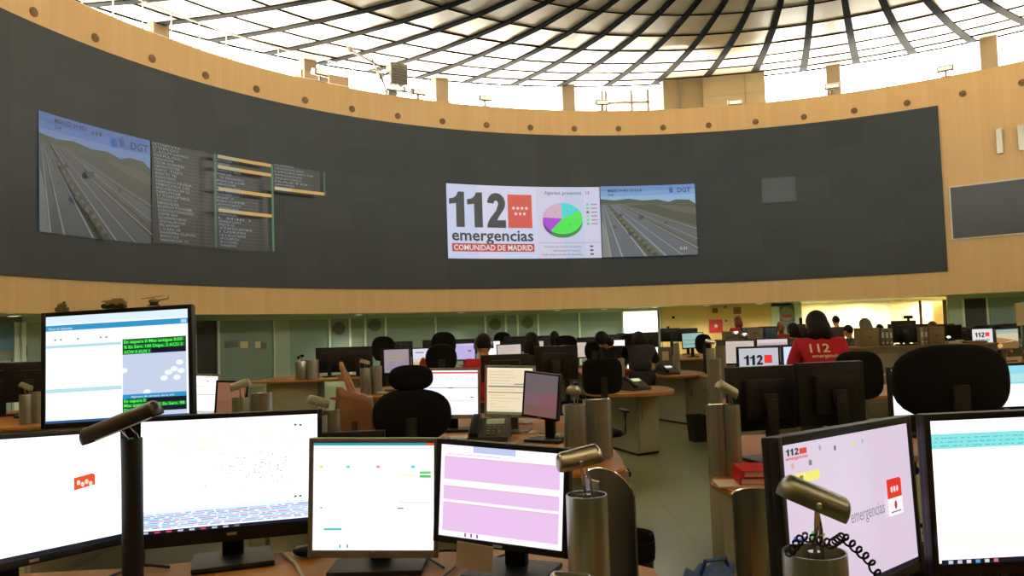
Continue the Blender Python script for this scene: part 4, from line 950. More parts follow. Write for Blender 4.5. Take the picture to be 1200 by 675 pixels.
def pose_seat(lean=0.0, armout=.22, hz=.5, fwd=.38):
    P = dict(pelvis=(0, 0, hz+.1), belly=(0, lean*.25, hz+.27), chest=(0, lean*.6, hz+.44), neckb=(0, lean*.9, hz+.57), neck=(0, lean*1.0, hz+.615), head=(0, lean*1.1+.01, hz+.655))
    for s, k in (('l', -1), ('r', 1)):
        P[s+'sho'] = (k*.17, lean*.75, hz+.52); P[s+'elb'] = (k*armout*1.15, lean*.6+.1, hz+.28); P[s+'wri'] = (k*armout*.8, lean+fwd-.02, hz+.3); P[s+'palm'] = (k*armout*.72, lean+fwd+.06, hz+.295)
        P[s+'hip'] = (k*.1, .04, hz+.06); P[s+'knee'] = (k*.13, .44, hz+.04); P[s+'ank'] = (k*.13, .42, .09); P[s+'toe'] = (k*.14, .56, .04)
    return P
def pose_stand(lean=0.0, fwd=.3, sx=1.0, armz=0.0):
    P = dict(pelvis=(0, 0, .93), belly=(0, lean*.3, 1.08), chest=(0, lean*.75, 1.24-abs(lean)*.1), neckb=(0, lean*1.15, 1.38-abs(lean)*.22), neck=(0, lean*1.32, 1.44-abs(lean)*.28), head=(0, lean*1.5+.01, 1.49-abs(lean)*.34))
    for s, k in (('l', -1), ('r', 1)):
        P[s+'sho'] = (k*.18*sx, lean*.95, 1.33-abs(lean)*.2); P[s+'elb'] = (k*.26*sx, lean+.05, 1.07-abs(lean)*.15+armz); P[s+'wri'] = (k*.2*sx, lean+fwd-.04, 1.02-abs(lean)*.1+armz); P[s+'palm'] = (k*.18*sx, lean+fwd+.04, 1.01-abs(lean)*.1+armz)
        P[s+'hip'] = (k*.1, 0, .88); P[s+'knee'] = (k*.11, .03, .48); P[s+'ank'] = (k*.11, -.02, .09); P[s+'toe'] = (k*.12, .12, .04)
    return P

# ================================================================== FOREGROUND LEFT STATION
desk('curved_desk', [(-2.9, 1.25), (-1.7, 1.5), (-.9, 1.95), (-.2, 2.0), (.1, 1.8), (.25, 1.74)]+arc_pts(.22, 1.98, .22, -70, 40, 6)+[(.42, 2.5), (.2, 2.72), (-.3, 2.80), (-.8, 2.84), (-1.3, 2.70), (-1.9, 2.66), (-2.9, 2.3)],
     'long curved beech desk under the four big bright monitors in front', legs=[(-.75, 2.5, .9, .03, 0), (.2, 2.3, .03, .6, 0), (-2.2, 2.2, .03, .5, 0)])
monitor((-1.428, 2.350, 1.059), 68.4, -6, 4.3, .627, .340, s_wallpaper, 'wide black monitor at far left, blank white desktop with small orange-red emblem', bot=.022)
monitor((-1.444, 2.900, 1.416), -.6, -3.1, -1.6, .522, .386, s_queue, 'raised black monitor showing white windows and green-on-black call figures', desk=0, bot=.02, stand='disc', basew=.42)
monitor((-.945, 2.650, 1.064), 19.6, .9, 1.0, .549, .352, s_map, 'wide black monitor showing white map with dots and pink-blue table strip', bot=.05)
monitor((-.4563, 2.530, .992), -.4, -.3, 1.8, .3795, .332, s_white_grid, 'squarish grey-framed monitor with a nearly empty white page, between two wide black ones', frame=greyp, bez=.015, bot=.024, fs=black, basew=.30)
dmon = monitor((-.055, 2.420, 1.004), -22.6, -2.6, 2.8, .403, .277, s_pink, 'black monitor showing pink striped rows, beside the tall steel lamp column', bez=.017, bot=.02, fs=black)
p = at(556, 652, 2.33)
b = MB(); b.box((0, 0, 0), (.115, .003, .075), Matrix.Rotation(math.radians(-22), 4, 'Z') @ Matrix.Rotation(math.radians(5), 4, 'Y')); o = b.build('note_card', mat('grey_card', '#9a968c', .7)); o.location = p+Vector((0, 0, -.002)); tag(o, 'grey note card hanging under the bezel of the pink-striped monitor', 'card')
# dark lamp leaning over the far left monitors
pb = at(155, 560, 2.42)
desk_lamp((pb.x, pb.y, .75), .46, .03, .25, .034, (-.005, -.05, .045), 0.0, -.36, 'black desk lamp with long dark half-tube shade over the white wallpaper monitor', M=black, MH=mat('dark_lamp_shade', '#2e2a26', .35, .5))
# steel lamp column, curved shell, low brass lamp
pb = at(688, 600, 2.1); desk_lamp((pb.x, pb.y, .75), .315, .054, .125, .034, (-.015, -.01, .088), .12, -.2, 'tall brushed steel lamp column with gold-toned tube shade, right of pink-striped monitor', MH=brass)
pb = at(716, 600, 2.27); shell((pb.x, pb.y, .75), .34, .070, PI*.15, 'tall curved steel sheet with slanted top behind the gold-toned lamp column', M=steel_d, open_=120, slope=.075)
pb = at(668, 662, 1.93); desk_lamp((pb.x, pb.y+.0, .75), .05, .03, .11, .032, (0, 0, .085), .1, .12, 'low gold-toned lamp head at the frame bottom, in front of the steel column', MH=brass)
# cables on the desk
def cable(pts, r, label, M=black): 
    b = MB(); P = [Vector(p) for p in pts]; Q = []
    for i in range(len(P)-1):
        for k in range(6):
            t = k/6; p0 = P[max(i-1, 0)]; p1 = P[i]; p2 = P[i+1]; p3 = P[min(i+2, len(P)-1)]
            Q.append(.5*((2*p1)+(p2-p0)*t+(2*p0-5*p1+4*p2-p3)*t*t+(3*p1-p0-3*p2+p3)*t**3))
    Q.append(P[-1]); b.tube(Q, r, 8); o = b.build('cable', M); return tag(o, label, 'cable')
def dk(px, py, z=.757): v = on(px, py, .75); return (v.x, v.y, z)
cable([dk(330, 650), dk(345, 662), dk(352, 673), dk(362, 690)], .006, 'pale cable curling over the desk behind the map monitor', mat('pale_cable', '#a89c80', .5))
cable([dk(520, 668), dk(500, 652), dk(535, 648), dk(560, 660), dk(600, 650), dk(625, 640)], .004, 'black cable looping under the pink-striped monitor')
cable([dk(505, 690), dk(528, 672), dk(550, 655), dk(580, 664), dk(575, 690)], .004, 'thinner black cable in front of the note card loop')
cable([dk(100, 690), dk(135, 676), dk(165, 665), dk(198, 667)], .005, 'black cable crossing the desk left of the map monitor base')
pb = dk(362, 652, .77); b = MB(); b.sphere((0, 0, 0), (.055, .035, .02)); o = b.build('computer_mouse', black); o.location = pb; tag(o, 'black computer mouse behind the map monitor on the curved desk', 'mouse')
p_ = on(590, 668, .75); b = MB(); b.box((0, 0, 0), (.21, .15, .004), Matrix.Rotation(.3, 4, 'Z')); o = b.build('paper_sheet', paper); o.location = (p_.x, p_.y, .7525); tag(o, 'white paper sheet lying under the pink-striped monitor', 'paper')
# toys on the raised monitor
def on_top(px): 
    p = at(px, 360, 2.905); z = 1.416+.193+.016-math.tan(math.radians(-1.6))*(p.x+1.444)*1.0; return Vector((p.x, p.y+.004, z+.001))
kh = mat('khaki_plastic', '#8c7840', .6, var=.3, scale=60); kd = mat('dark_plastic', '#23201a', .6)
p = on_top(134); b = MB(); b.mi = 1; b.box((0, 0, .006), (.075, .03, .012)); 
for x in (-.03, 0, .03): b.cyl((x-.004, -.016, .009), (x-.004, .016, .009), .009, seg=12)
b.mi = 0; b.box((.004, 0, .02), (.07, .026, .014), None, .003); b.box((.012, 0, .031), (.035, .022, .012), None, .003); b.cyl((-.005, 0, .031), (-.045, 0, .026), .0025, seg=8); o = b.build('toy_vehicle', [kh, kd]); o.location = p; o.rotation_euler = (0, 0, .1); tag(o, 'khaki toy armoured vehicle standing centrally on the raised monitor top', 'toy')
p = on_top(180); b = MB(); b.mi = 0; b.sphere((0, 0, .018), (.02, .01, .01)); b.cyl((.012, 0, .02), (.052, 0, .026), .003, .0015, 8); b.box((.052, 0, .03), (.002, .002, .016)); b.box((-.002, 0, .033), (.08, .004, .002), Matrix.Rotation(-.12, 4, 'Y')); b.cyl((0, 0, .026), (0, 0, .034), .002, seg=6)
b.mi = 1; b.cyl((-.02, -.009, .003), (.018, -.009, .003), .002, seg=6); b.cyl((-.02, .009, .003), (.018, .009, .003), .002, seg=6); b.cyl((-.008, 0, .003), (-.008, 0, .012), .008, seg=6); b.cyl((.008, 0, .003), (.008, 0, .012), .008, seg=6); o = b.build('toy_helicopter', [kh, kd]); o.location = p; tag(o, 'tiny khaki toy helicopter at right on the raised monitor top', 'toy')
p = on_top(72); b = MB(); b.mi = 1; b.box((0, 0, .008), (.04, .026, .016), None, .003); b.mi = 0; b.sphere((0, 0, .02), (.018, .012, .012)); b.sphere((.008, 0, .032), (.006, .006, .006), seg=10, rings=8); o = b.build('toy_figure', [mat('olive_plastic', '#5c5a34', .7, var=.3, scale=60), mat('olive_plastic', '#5c5a34', .7)]); o.location = p; tag(o, 'small olive toy figure at left on the raised monitor top', 'toy')

# ================================================================== FOREGROUND RIGHT STATION
desk('curved_desk', [(.42, 1.0), (.40, 1.5), (.46, 1.95), (.62, 2.22), (.9, 2.3), (2.8, 2.35), (2.8, 1.3), (1.6, 1.2), (1.0, 1.0)], 'curved beech desk carrying the two tall bright monitors at lower right', legs=[(.6, 1.9, .03, .5, 0), (1.7, 2.2, 1.2, .03, 0)])
monitor((.748, 1.800, 1.076), 40.9, -2.3, 1.3, .581, .333, s_desktop, 'angled black monitor with lilac desktop, 112 icons and red emblem, behind coiled-cord lamp', bez=.018, bot=.022, stand='disc', basew=.17)
monitor((1.240, 1.900, 1.090), 2.6, .1, -.3, .538, .330, s_table, 'wide black monitor at right edge showing a cyan banded white table', bez=.016, bot=.03)
pb = at(955, 660, 1.45); desk_lamp((pb.x, pb.y, .75), .335, .056, .130, .031, (.0, -.005, .088), -.05, .43, 'steel lamp column with dark capsule shade and black coiled cord, lower right', MH=mat('bronze_steel', '#6c6d60', .34, .9, var=.1), cord=True)
pb = at(891, 640, 1.95); shell((pb.x, pb.y, .75), .335, .062, -PI*.12, 'curved steel sheet beside the coiled-cord lamp, left of lilac monitor', open_=150, slope=.03)
# blue bag
pb = at(836, 640, 3.2); b = MB(); e = empty('blue_bag', (pb.x, pb.y, 0), .3, 'blue nylon bag standing on the floor at bottom centre by the beech table', 'bag')
bm_ = bmesh.new(); bmesh.ops.create_cube(bm_, size=1); bmesh.ops.subdivide_edges(bm_, edges=bm_.edges[:], cuts=6, use_grid_fill=True)
for v in bm_.verts:
    z = v.co.z+.5; k = 1-.35*z**2; v.co = Vector((v.co.x*.34*k+.02*math.sin(z*7), v.co.y*.2*(1-.5*z), z*.54-.04*abs(v.co.x)*z+.012*math.sin(v.co.x*22)*z))
me = bpy.data.meshes.new('bag_body'); bm_.to_mesh(me); bm_.free(); me.materials.append(blue_c); me.shade_smooth(); o = bpy.data.objects.new('bag_body', me); COL.objects.link(o); o.parent = e
b = MB(); b.tube([(-.07, 0, .50), (-.05, -.02, .57), (.04, -.02, .57), (.07, 0, .50)], .009, 8); b.build('strap', blue_c, e)

# ================================================================== BEECH TABLE WITH RED BINDERS, middle right
desk('curved_table', [(1.35, 3.40), (1.2, 3.40), (1.04, 3.47), (.94, 3.61), (.91, 3.80), (.97, 4.0), (1.12, 4.15), (1.22, 4.7), (1.5, 5.35), (3.9, 5.35), (3.9, 4.4), (2.2, 4.35), (1.72, 4.22), (1.42, 3.95), (1.38, 3.6)],
     'beech table with rounded end holding two red binders and black-backed monitors', cat='table', body=mat('pale_grey_panel', '#a5a38f', .5, var=.04), legs=[(1.25, 3.78, .5, .36, 0), (1.6, 4.9, .8, .3, 0), (3.2, 4.9, .9, .3, 0)])
monitor((1.345, 4.400, 1.085), 14, 0, 0, .375, .31, None, 'black monitor seen from behind, left one of the pair behind the red binders', away=True, back=.06)
monitor((1.70, 4.330, 1.105), 10, 0, 0, .36, .30, None, 'black monitor seen from behind, right one, in front of the red-shirted woman', away=True, back=.06)
monitor((2.535, 5.0, 1.034), 6.3, 0, -.5, .381, .285, s_blank, 'white lit monitor mostly hidden at left of the big rounded black chair', stand='foot')
monitor((3.059, 5.0, 1.046), -10.1, 0, -1.6, .385, .253, s_cyan, 'pale cyan lit monitor peeping out right of the big rounded black chair')
p = on(870, 571, .75); b = MB(); b.box((0, 0, 0), (.32, .17, .006), Matrix.Rotation(-.08, 4, 'Z')); o = b.build('paper_pad', paper); o.location = (p.x+.06, p.y+.07, .7535); tag(o, 'white paper pad under the red binders on the beech table', 'paper')
for k in range(2):
    b = MB(); b.mi = 0; b.box((0, 0, .014), (.3, .22, .003)); b.box((0, 0, -.014), (.3, .22, .003)); b.box((-.1495, 0, 0), (.003, .22, .03)); b.mi = 1; b.box((.003, 0, 0), (.285, .205, .024))
    o = b.build('ring_binder', [redp, paper], smooth=False); o.location = (p.x+.15+.01*k, p.y+.10, .7735+.034*k); o.rotation_euler = (0, 0, -.1+.05*k)
    tag(o, ('lower', 'upper')[k]+' red ring binder of the two stacked on the beech table', 'binder')
pb = at(843, 540, 3.98); shell((pb.x, pb.y, .75), .35, .055, PI, 'brownish steel sheet with seam on the beech table, left of black-backed monitors', M=steel, open_=140, slope=.01)
pb = at(861, 540, 3.92); desk_lamp((pb.x, pb.y+.02, .75), .345, .042, .12, .034, (-.02, 0, .07), .1, .55, 'steel lamp with tilted pale shade behind the red binders', MH=mat('pale_olive_steel', '#8a8b70', .35, .6))
# chairs around
pc = at(1118, 446, 3.2); chair(pc.x, pc.y+.24, 0, 1.235, .475, .30, 'huge rounded black chair back in front of the cyan lit monitor, right', n=2.7, arms=False)
pc = at(1008, 440, 5.85); chair(pc.x, pc.y-.2, PI, 1.08, .36, .36, 'black office chair behind the black-backed monitors beside the red-shirted woman', n=3.4)
# the woman in the red T-shirt
pw = at(962, 392, 6.15)
wp = pose_stand(.05, .3, .86); wp['neck'] = (0, .06, 1.395); wp['head'] = (0, .075, 1.425)
person(pw.x, pw.y, -.1, 'woman with dark bobbed hair in a red 112 T-shirt, standing with her back turned', wp, sc=.985, hair_s=.86, back_text=((-.03, 1.272, .15, .066), (.015, 1.232, .22, .027)))

# ================================================================== BIN, PODS, AISLE
pb = at(741, 650, 3.9); e = empty('waste_bin', (pb.x, pb.y, 0), 0, 'black waste bin with liner, standing behind the curved steel sheet', 'bin')
b = MB(); b.lathe([(.085, 0), (.105, .46), (.112, .47), (.1, .47), (.082, .02)], 28, cap=False); b.lathe([(.001, .01), (.085, .01)], 28, cap=False); b.build('bin_body', black, e)
b = MB(); b.lathe([(.108+.004*math.sin(i), z) for i, z in enumerate((.38, .42, .46, .49, .50))]+[(.09, .49), (.08, .3)], 28, cap=False); b.build('liner', dblack, e)
pb = on(818, 517, 0); e = empty('waste_bin', (pb.x, pb.y, 0), .2, 'black rectangular waste bin on the green floor beside the farther cabinet', 'bin')
b = MB(); w0, w1 = .085, .105
b._add([(-w0, -w0, 0), (w0, -w0, 0), (w0, w0, 0), (-w0, w0, 0), (-w1, -w1, .33), (w1, -w1, .33), (w1, w1, .33), (-w1, w1, .33), (-w1+.01, -w1+.01, .33), (w1-.01, -w1+.01, .33), (w1-.01, w1-.01, .33), (-w1+.01, w1-.01, .33), (-w0, -w0, .02), (w0, -w0, .02), (w0, w0, .02), (-w0, w0, .02)],
        [(3, 2, 1, 0), (0, 1, 5, 4), (1, 2, 6, 5), (2, 3, 7, 6), (3, 0, 4, 7), (4, 5, 9, 8), (5, 6, 10, 9), (6, 7, 11, 10), (7, 4, 8, 11), (8, 9, 13, 12), (9, 10, 14, 13), (10, 11, 15, 14), (11, 8, 12, 15), (12, 13, 14, 15)]); b.build('bin_body', black, e, smooth=False)
b = MB(); b.box((0, -.106, .325), (.22, .006, .02)); b.box((0, .106, .325), (.22, .006, .02)); b.box((-.106, 0, .325), (.006, .22, .02)); b.box((.106, 0, .325), (.006, .22, .02)); b.build('rim', black, e, smooth=False)
def pod(l, c, r, top_c, rx, ry, label, label2, M=cab, hz=.42):
    L_, C_, R_ = (on(*q_, 0) for q_ in (l, c, r)); 
    du = (L_-C_); dv = (R_-C_); D = C_+du+dv; e = empty('cabinet', (C_.x, C_.y, 0), 0, label, 'cabinet')
    q = [Vector((0, 0)), Vector((dv.x, dv.y)), Vector((du.x+dv.x, du.y+dv.y)), Vector((du.x, du.y))]
    b = MB(); b.prism([tuple(v) for v in q], .03, .712); b.build('body', M, e, smooth=False)
    b = MB(); cc = sum(q, Vector((0, 0)))/4; b.prism([tuple(cc+(v-cc)*.93) for v in q], 0, .03); b.build('plinth', dark_void, e, smooth=False)
    n_ = Vector((dv.y, -dv.x)).normalized(); u = Vector((dv.x, dv.y)); an = math.atan2(dv.y, dv.x); c2 = u*.5+n_*.008
    b = MB(); b.box((0, 0, .37), (u.length*.9, .014, .62), Matrix.Translation((c2.x, c2.y, 0)) @ Matrix.Rotation(an, 4, 'Z'), .003); dr = b.build('door', M, e)
    h = u*.17+n_*.035; b = MB(); b.cyl((h.x, h.y, hz), (h.x, h.y, hz+.12), .008, seg=10); b.cyl((h.x, h.y, hz+.06), (h.x-n_.x*.02, h.y-n_.y*.02, hz+.06), .006, seg=8); b.build('handle', chrome, dr)
    e2 = empty('oval_tabletop', (top_c[0], top_c[1], .715), 0, label2, 'tabletop'); b = MB()
    pts = [(rx*math.copysign(abs(math.cos(a))**.8, math.cos(a)), ry*math.copysign(abs(math.sin(a))**.8, math.sin(a))) for a in [2*PI*i/48 for i in range(48)]]
    b.prism(pts, 0, .035); b.build('top_board', wood_d, e2)
    return e
tc1 = on(742, 459, .75); tc1 = Vector((1.33, 9.45)); pod((714, 525), (748, 535), (774, 531), (tc1.x, tc1.y), .52, .62, 'grey cabinet under the oval beech top, nearer of two along the aisle', 'oval beech tabletop carrying the telephone, on the nearer aisle cabinet', M=cab)
tc2 = on(794, 439, .75); pod((766, 492), (805, 498), (834, 494), (2.45, 12.4), .46, .75, 'grey cabinet farther along the aisle, behind the black bin', 'oval beech tabletop with dividers on the farther aisle cabinet', M=cab)
def phone(x, y, z, yaw, label, lit='#c8cfa8', sc=1.0):
    e = empty('telephone', (x, y, z), yaw, label, 'telephone'); e.scale = (sc, sc, sc)
    b = MB(); b.prism([(-.09, 0), (.09, 0), (.09, .045), (-.09, .045)], 0, .001); 
    b._add([(-.11, -.1, 0), (.11, -.1, 0), (.11, .1, 0), (-.11, .1, 0), (-.11, -.1, .025), (.11, -.1, .025), (.11, .08, .11), (-.11, .08, .11), (.11, .1, .1), (-.11, .1, .1)],
           [(3, 2, 1, 0), (0, 1, 5, 4), (4, 5, 6, 7), (7, 6, 8, 9), (9, 8, 2, 3), (1, 2, 8, 6, 5), (0, 4, 7, 9, 3)]); b.build('base', mat('charcoal_plastic', '#3a3a38', .45), e, smooth=False)
    sl = math.atan2(.085, .18); M = Matrix.Translation((0, -.1, .025)) @ Matrix.Rotation(sl, 4, 'X')
    b = MB(); b.box((-.075, .1, .022), (.045, .19, .022), M, .009); b.box((-.075, .02, .014), (.05, .045, .03), M, .01); b.box((-.075, .18, .014), (.05, .045, .03), M, .01); b.build('handset', black, e)
    b = MB(); b.box((.03, .155, .004), (.1, .045, .008), M, .003); b.build('display', glow(lit, .7), e)
    b = MB()
    for i in range(4):
        for j in range(3): b.box((.0+j*.03, .03+i*.025, .004), (.02, .014, .006), M)
    b.build('keypad', greyp, e, smooth=False)
    return e
p = on(745, 457, .75); phone(p.x, p.y+.0, .75, .5, 'telephone with bright lit display on the nearer oval aisle top', '#f4ffc0', 1.2)
p = at(783, 437, 12.0); phone(p.x, p.y, .75, .4, 'telephone with white lit display on the farther oval aisle top', '#ffffff', 1.2)
p = on(574, 515, .75); phone(p.x, p.y, .75, -.1, 'grey telephone on the desk below the cream lit monitor', '#8c8c60', 1.25)
def col_pair(px1, px2, Y, ztop, r, lab, M=steel, zb=.75, lamp=None):
    a = at(px1, 450, Y); b_ = at(px2, 450, Y+.10)
    desk_lamp((a.x, a.y, zb), ztop-zb-.02, r, .13, .035, (.0, 0, .07), (lamp or (0, .3))[0], (lamp or (0, .3))[1], 'steel lamp column '+lab, M=M, MH=(lamp[2] if lamp and len(lamp) > 2 else silver))
    shell((b_.x, b_.y, zb), ztop-zb, r*1.25, PI if px2 > px1 else PI*.8, 'curved steel sheet '+lab, M=M, open_=150, slope=.01)
p = at(727, 440, 9.75); shell((p.x, p.y, .75), .36, .055, PI, 'slim steel sheet on the nearer oval aisle top, left of lit telephone')
p = at(793, 420, 12.3); shell((p.x, p.y, .75), .47, .05, PI, 'tall pale steel sheet on the farther oval aisle top', M=silver)
p = at(779, 405, 12.6); b = MB(); b.box((0, 0, .2), (.22, .03, .4)); b.box((0, -.017, .3), (.11, .002, .13)); b.mi = 1; b.box((0, -.02, .26), (.1, .003, .14)); o = b.build('note_board', [greyp, cream]); o.location = (p.x, p.y, .75); tag(o, 'grey note board with a pale sheet on the farther oval top', 'board')
p = at(764, 424, 12.0); b = MB(); b.box((0, 0, .03), (.12, .1, .06)); b.box((0, 0, .12), (.08, .02, .14)); o = b.build('desk_calendar', cream); o.location = (p.x+.02, p.y+.1, .75); tag(o, 'pale desk calendar left of the white-lit telephone', 'calendar')

# ================================================================== MIDDLE LEFT STATION (cream and white monitors)
desk('curved_desk', [(-1.5, 4.25), (-1.15, 4.2), (-1.0, 4.9), (-.55, 5.3), (-.1, 5.2), (.12, 4.7), (.2, 4.2)]+arc_pts(.38, 4.33, .2, 225, 360, 6)+[(.60, 4.6), (.60, 7.3), (-1.5, 7.3)],
     'curved beech desk of the middle station with cream, white and dim pink monitors', legs=[(.5, 4.6, .2, .5, 0), (.5, 6.8, .2, .6, 0), (-.4, 6.5, 1.2, .04, 0), (-1.35, 5.0, .1, 1.0, 0)])
monitor((-.486, 6.0, 1.045), -3.5, .1, 1.3, .410, .330, s_form, 'grey-framed monitor with white page and orange top bar, right of black chair', frame=silver, bez=.018, bot=.03, fs=black)
monitor((-.040, 5.8, 1.057), -10.2, 0, 2.2, .337, .333, s_cream, 'grey-framed monitor glowing cream with faint text rows', frame=silver, bez=.018, bot=.025, fs=greyp)
monitor((.171, 5.3, 1.059), -31.7, -.3, 5.9, .249, .279, s_dim_pink, 'narrow black monitor with dim pinkish-grey screen, right of the cream one', bez=.012, bot=.016)
for k, (px, w_) in enumerate(((652, .35), (592, .4))):
    p = at(px, 424, 7.05); monitor((p.x, p.y, (1.20, 1.17)[k]), (-4, 0)[k], 0, 0, w_, (.26, .2)[k], None, ('tall black monitor back standing behind the dim pink monitor', 'low dark monitor back behind the cream lit monitor')[k], away=True, back=.05)
col_pair(672, 698, 4.5, 1.09, .062, 'right of the dim pink monitor', M=steel, lamp=(1.3, .1, brass))
p = at(712, 500, 4.62); shell((p.x-.02, p.y+.04, .75), .33, .05, PI*1.1, 'narrow steel sheet at the right end of the middle desk', M=steel_d)
p = at(660, 505, 4.75); desk_lamp((p.x, p.y, .75), .03, .035, .1, .03, (0, 0, .07), .3, .1, 'small low gold-toned lamp under the dim pink monitor', MH=brass)
for i, (x, y, w_, h_, a, M, lb) in enumerate(((545, 513, .22, .16, .2, paper, 'white paper left of the grey telephone'), (612, 507, .2, .15, -.3, cream, 'cream paper right of the grey telephone'), (632, 512, .14, .1, .1, mat('yellow_pad', '#b9a24a', .8), 'yellow note pad right of the grey telephone'), (610, 496, .16, .2, .2, mat('pale_grey_folder', '#8d8b7f', .7), 'pale grey folder behind the grey telephone'), (648, 508, .16, .12, .5, greyp, 'grey folder under the dim pink monitor'))):
    p = on(x, y, .75); b = MB(); b.box((0, 0, .004), (w_, h_, .008), Matrix.Rotation(a, 4, 'Z')); o = b.build('desk_paper', M); o.location = (p.x, p.y, .7505); tag(o, lb, 'paper')
pc = at(480, 484, 4.65); chair(pc.x, pc.y+.24, .05, 1.02, .46, .31, 'black rounded chair with headrest between tan bag and white page monitor', head=(.26, .15), n=2.5)
# tan bag on the desk's left wing
p = at(420, 480, 4.9); e = empty('handbag', (p.x-.02, p.y, .752), .15, 'tan leather bag with upright strap, left of the headrest chair', 'bag')
bm_ = bmesh.new(); bmesh.ops.create_cube(bm_, size=1); bmesh.ops.subdivide_edges(bm_, edges=bm_.edges[:], cuts=7, use_grid_fill=True)
for v in bm_.verts:
    z = v.co.z+.5; sx = 1-.16*z+.05*math.sin(z*5); v.co = Vector((v.co.x*.27*sx, v.co.y*.16*(1-.45*z), z*(.40-.25*abs(v.co.x)**1.5*0)-.05*z*v.co.x*1.6+.006*math.sin(v.co.x*30)))
me = bpy.data.meshes.new('bag_body'); bm_.to_mesh(me); bm_.free(); me.materials.append(leather); me.shade_smooth(); o = bpy.data.objects.new('bag_body', me); COL.objects.link(o); o.parent = e
b = MB(); b.tube([(-.005, -.03, .34), (-.045, -.03, .46), (-.075, -.02, .55), (-.078, 0, .575), (-.07, .02, .55), (-.03, .03, .46), (.015, .03, .34)], .014, 8); b.build('strap', mat('pale_leather', '#b08a5c', .6), e)
b = MB(); b.box((0, -.075, .2), (.03, .01, .05)); b.build('clasp', brass, e, smooth=False)
col_pair(372, 385, 4.55, 1.07, .05, 'beside the tan bag', M=steel)
monitor(at(412, 530, 4.42), 4, 0, 0, .34, .20, None, 'low black screen seen from behind, just above the squarish grey-framed monitor', away=True, back=.03, desk=.75)

# ================================================================== LEFT STATION (white and brown screens)
desk('straight_desk', rounded(-3.1, -1.6, 4.75, 6.5, .2), 'beech desk at left carrying the white lit monitor and the brown switched-off monitor', legs=[(-3.0, 5.6, .04, 1.4, 0), (-1.6, 5.6, .1, 1.4, 0)])
monitor((-2.412, 6.0, 1.092), 15, 0, 4.5, .313, .282, s_plain_white, 'white lit monitor peeping out right of the raised monitor', frame=silver)
monitor((-1.959, 5.5, 1.078), 12.7, 0, 4.1, .185, .243, s_brown_reflection, 'narrow black monitor, switched off, with a painted orange-brown reflection, behind the map monitor', bez=.014)
col_pair(282, 306, 4.95, 1.155, .055, 'in front of the orange-brown screen', M=steel, lamp=(.2, -.3, silver))
# far left edge
desk('straight_desk', rounded(-5.9, -4.3, 7.4, 9.4, .2), 'beech desk at far left edge under black monitor backs', legs=[(-5.0, 8.4, 1.2, .3, 0)])
for k, (px, Y) in enumerate(((5, 8.7), (37, 8.5))):
    p = at(px, 440, Y); monitor((p.x, p.y, 1.12), (24, 20)[k], 0, 0, .46, .38, None, ('black monitor back touching the left edge of the picture', 'black monitor back just left of the raised monitor, behind the small pale lamp')[k], away=True)
col_pair(30, 44, 7.7, 1.05, .055, 'at far left, below the small pale lamp head', M=steel, lamp=(.2, .45, silver))
# ================================================================== DISTANT LEFT STATIONS
desk('straight_desk', rounded(-4.6, -2.5, 13.7, 15.4, .25), 'distant beech desk with two joined black monitor backs near the green glass', legs=[(-3.9, 14.2, .9, .5, 0), (-2.8, 14.2, .2, .5, 0)], body=cab)
for k, px in enumerate((387, 420)):
    p = at(px, 422, 14.6); monitor((p.x, p.y, 1.06), 4, 0, 0, .49, .42, None, ('left', 'right')[k]+' one of two joined black monitor backs in front of the green glass', away=True)
col_pair(353, 366, 14.0, 1.09, .1, 'left of the two joined black monitor backs', M=steel, lamp=(.3, -.4, dblack))
p = at(385, 452, 13.85); b = MB(); b.box((0, 0, .01), (.28, .2, .02)); o = b.build('desk_paper', cream); o.location = (p.x, p.y, .7505); tag(o, 'pale paper on the front edge of the distant beech desk', 'paper')
desk('straight_desk', rounded(-2.3, -.7, 9.7, 11.4, .2), 'beech desk under the pale grey and pictured monitors, left of middle', legs=[(-1.5, 10.6, 1.2, .3, 0)])
monitor((-1.551, 10.5, 1.140), -10.9, 0, -.5, .343, .302, s_lilac, 'greyish-lilac lit monitor behind the headrest chair, left of its twin')
monitor((-1.212, 10.72, 1.140), -16.7, 0, -.5, .321, .291, s_photo, 'bright monitor with yellowish picture, partly behind a small rounded chair')
col_pair(428, 441, 10.0, 1.10, .06, 'left of the greyish-lilac monitor', M=steel)
for k in range(5):
    p = at(452+5*k, 448, 9.95); b = MB(); b.box((0, 0, .012), (.2, .14, .022), Matrix.Rotation(.3*k, 4, 'Z')); o = b.build('document_pile', (paper, greyp, mat('brown_folder', '#6b5136', .8), paper, greyp)[k]); o.location = (p.x, p.y+(k % 2)*.2, .7625+.0235*(k//2)); tag(o, ('first', 'second', 'third', 'fourth', 'fifth')[k]+' document from the left below the greyish-lilac monitor', 'document')
pc = at(515, 421, 9.1); chair(pc.x, pc.y+.2, .1, 1.20, .36, .34, 'small rounded black chair in front of the yellowish picture monitor', n=2.3)
p = at(495, 427, 9.0); b = MB(); b.sphere((0, 0, 0), (.06, .09, .2)); b.sphere((.05, .0, -.16), (.1, .1, .12)); o = b.build('red_jacket', mat('orange_red_cloth', '#a8321c', .9, var=.2, scale=30)); o.location = (p.x, p.y+.1, 1.02); tag(o, 'orange-red jacket hung on the left side of the small rounded chair', 'jacket')
desk('straight_desk', rounded(-1.6, 1.7, 14.2, 16.0, .25), 'far beech desk across the middle with lavender and pale monitors', legs=[(0, 15.2, 2.6, .3, 0)])
monitor((-.940, 15.0, 1.122), -3.6, 0, -.4, .404, .293, s_lavender, 'lavender lit monitor with a small red emblem, far middle')
monitor((-.092, 15.0, 1.09), 2.6, 0, -1.1, .442, .260, s_doc, 'pale lit monitor with black frame behind the headset wearer', bez=.02)
monitor((-.45, 15.3, 1.16), 0, 0, 0, .36, .26, s_blank, 'white lit monitor just behind the headset wearer')
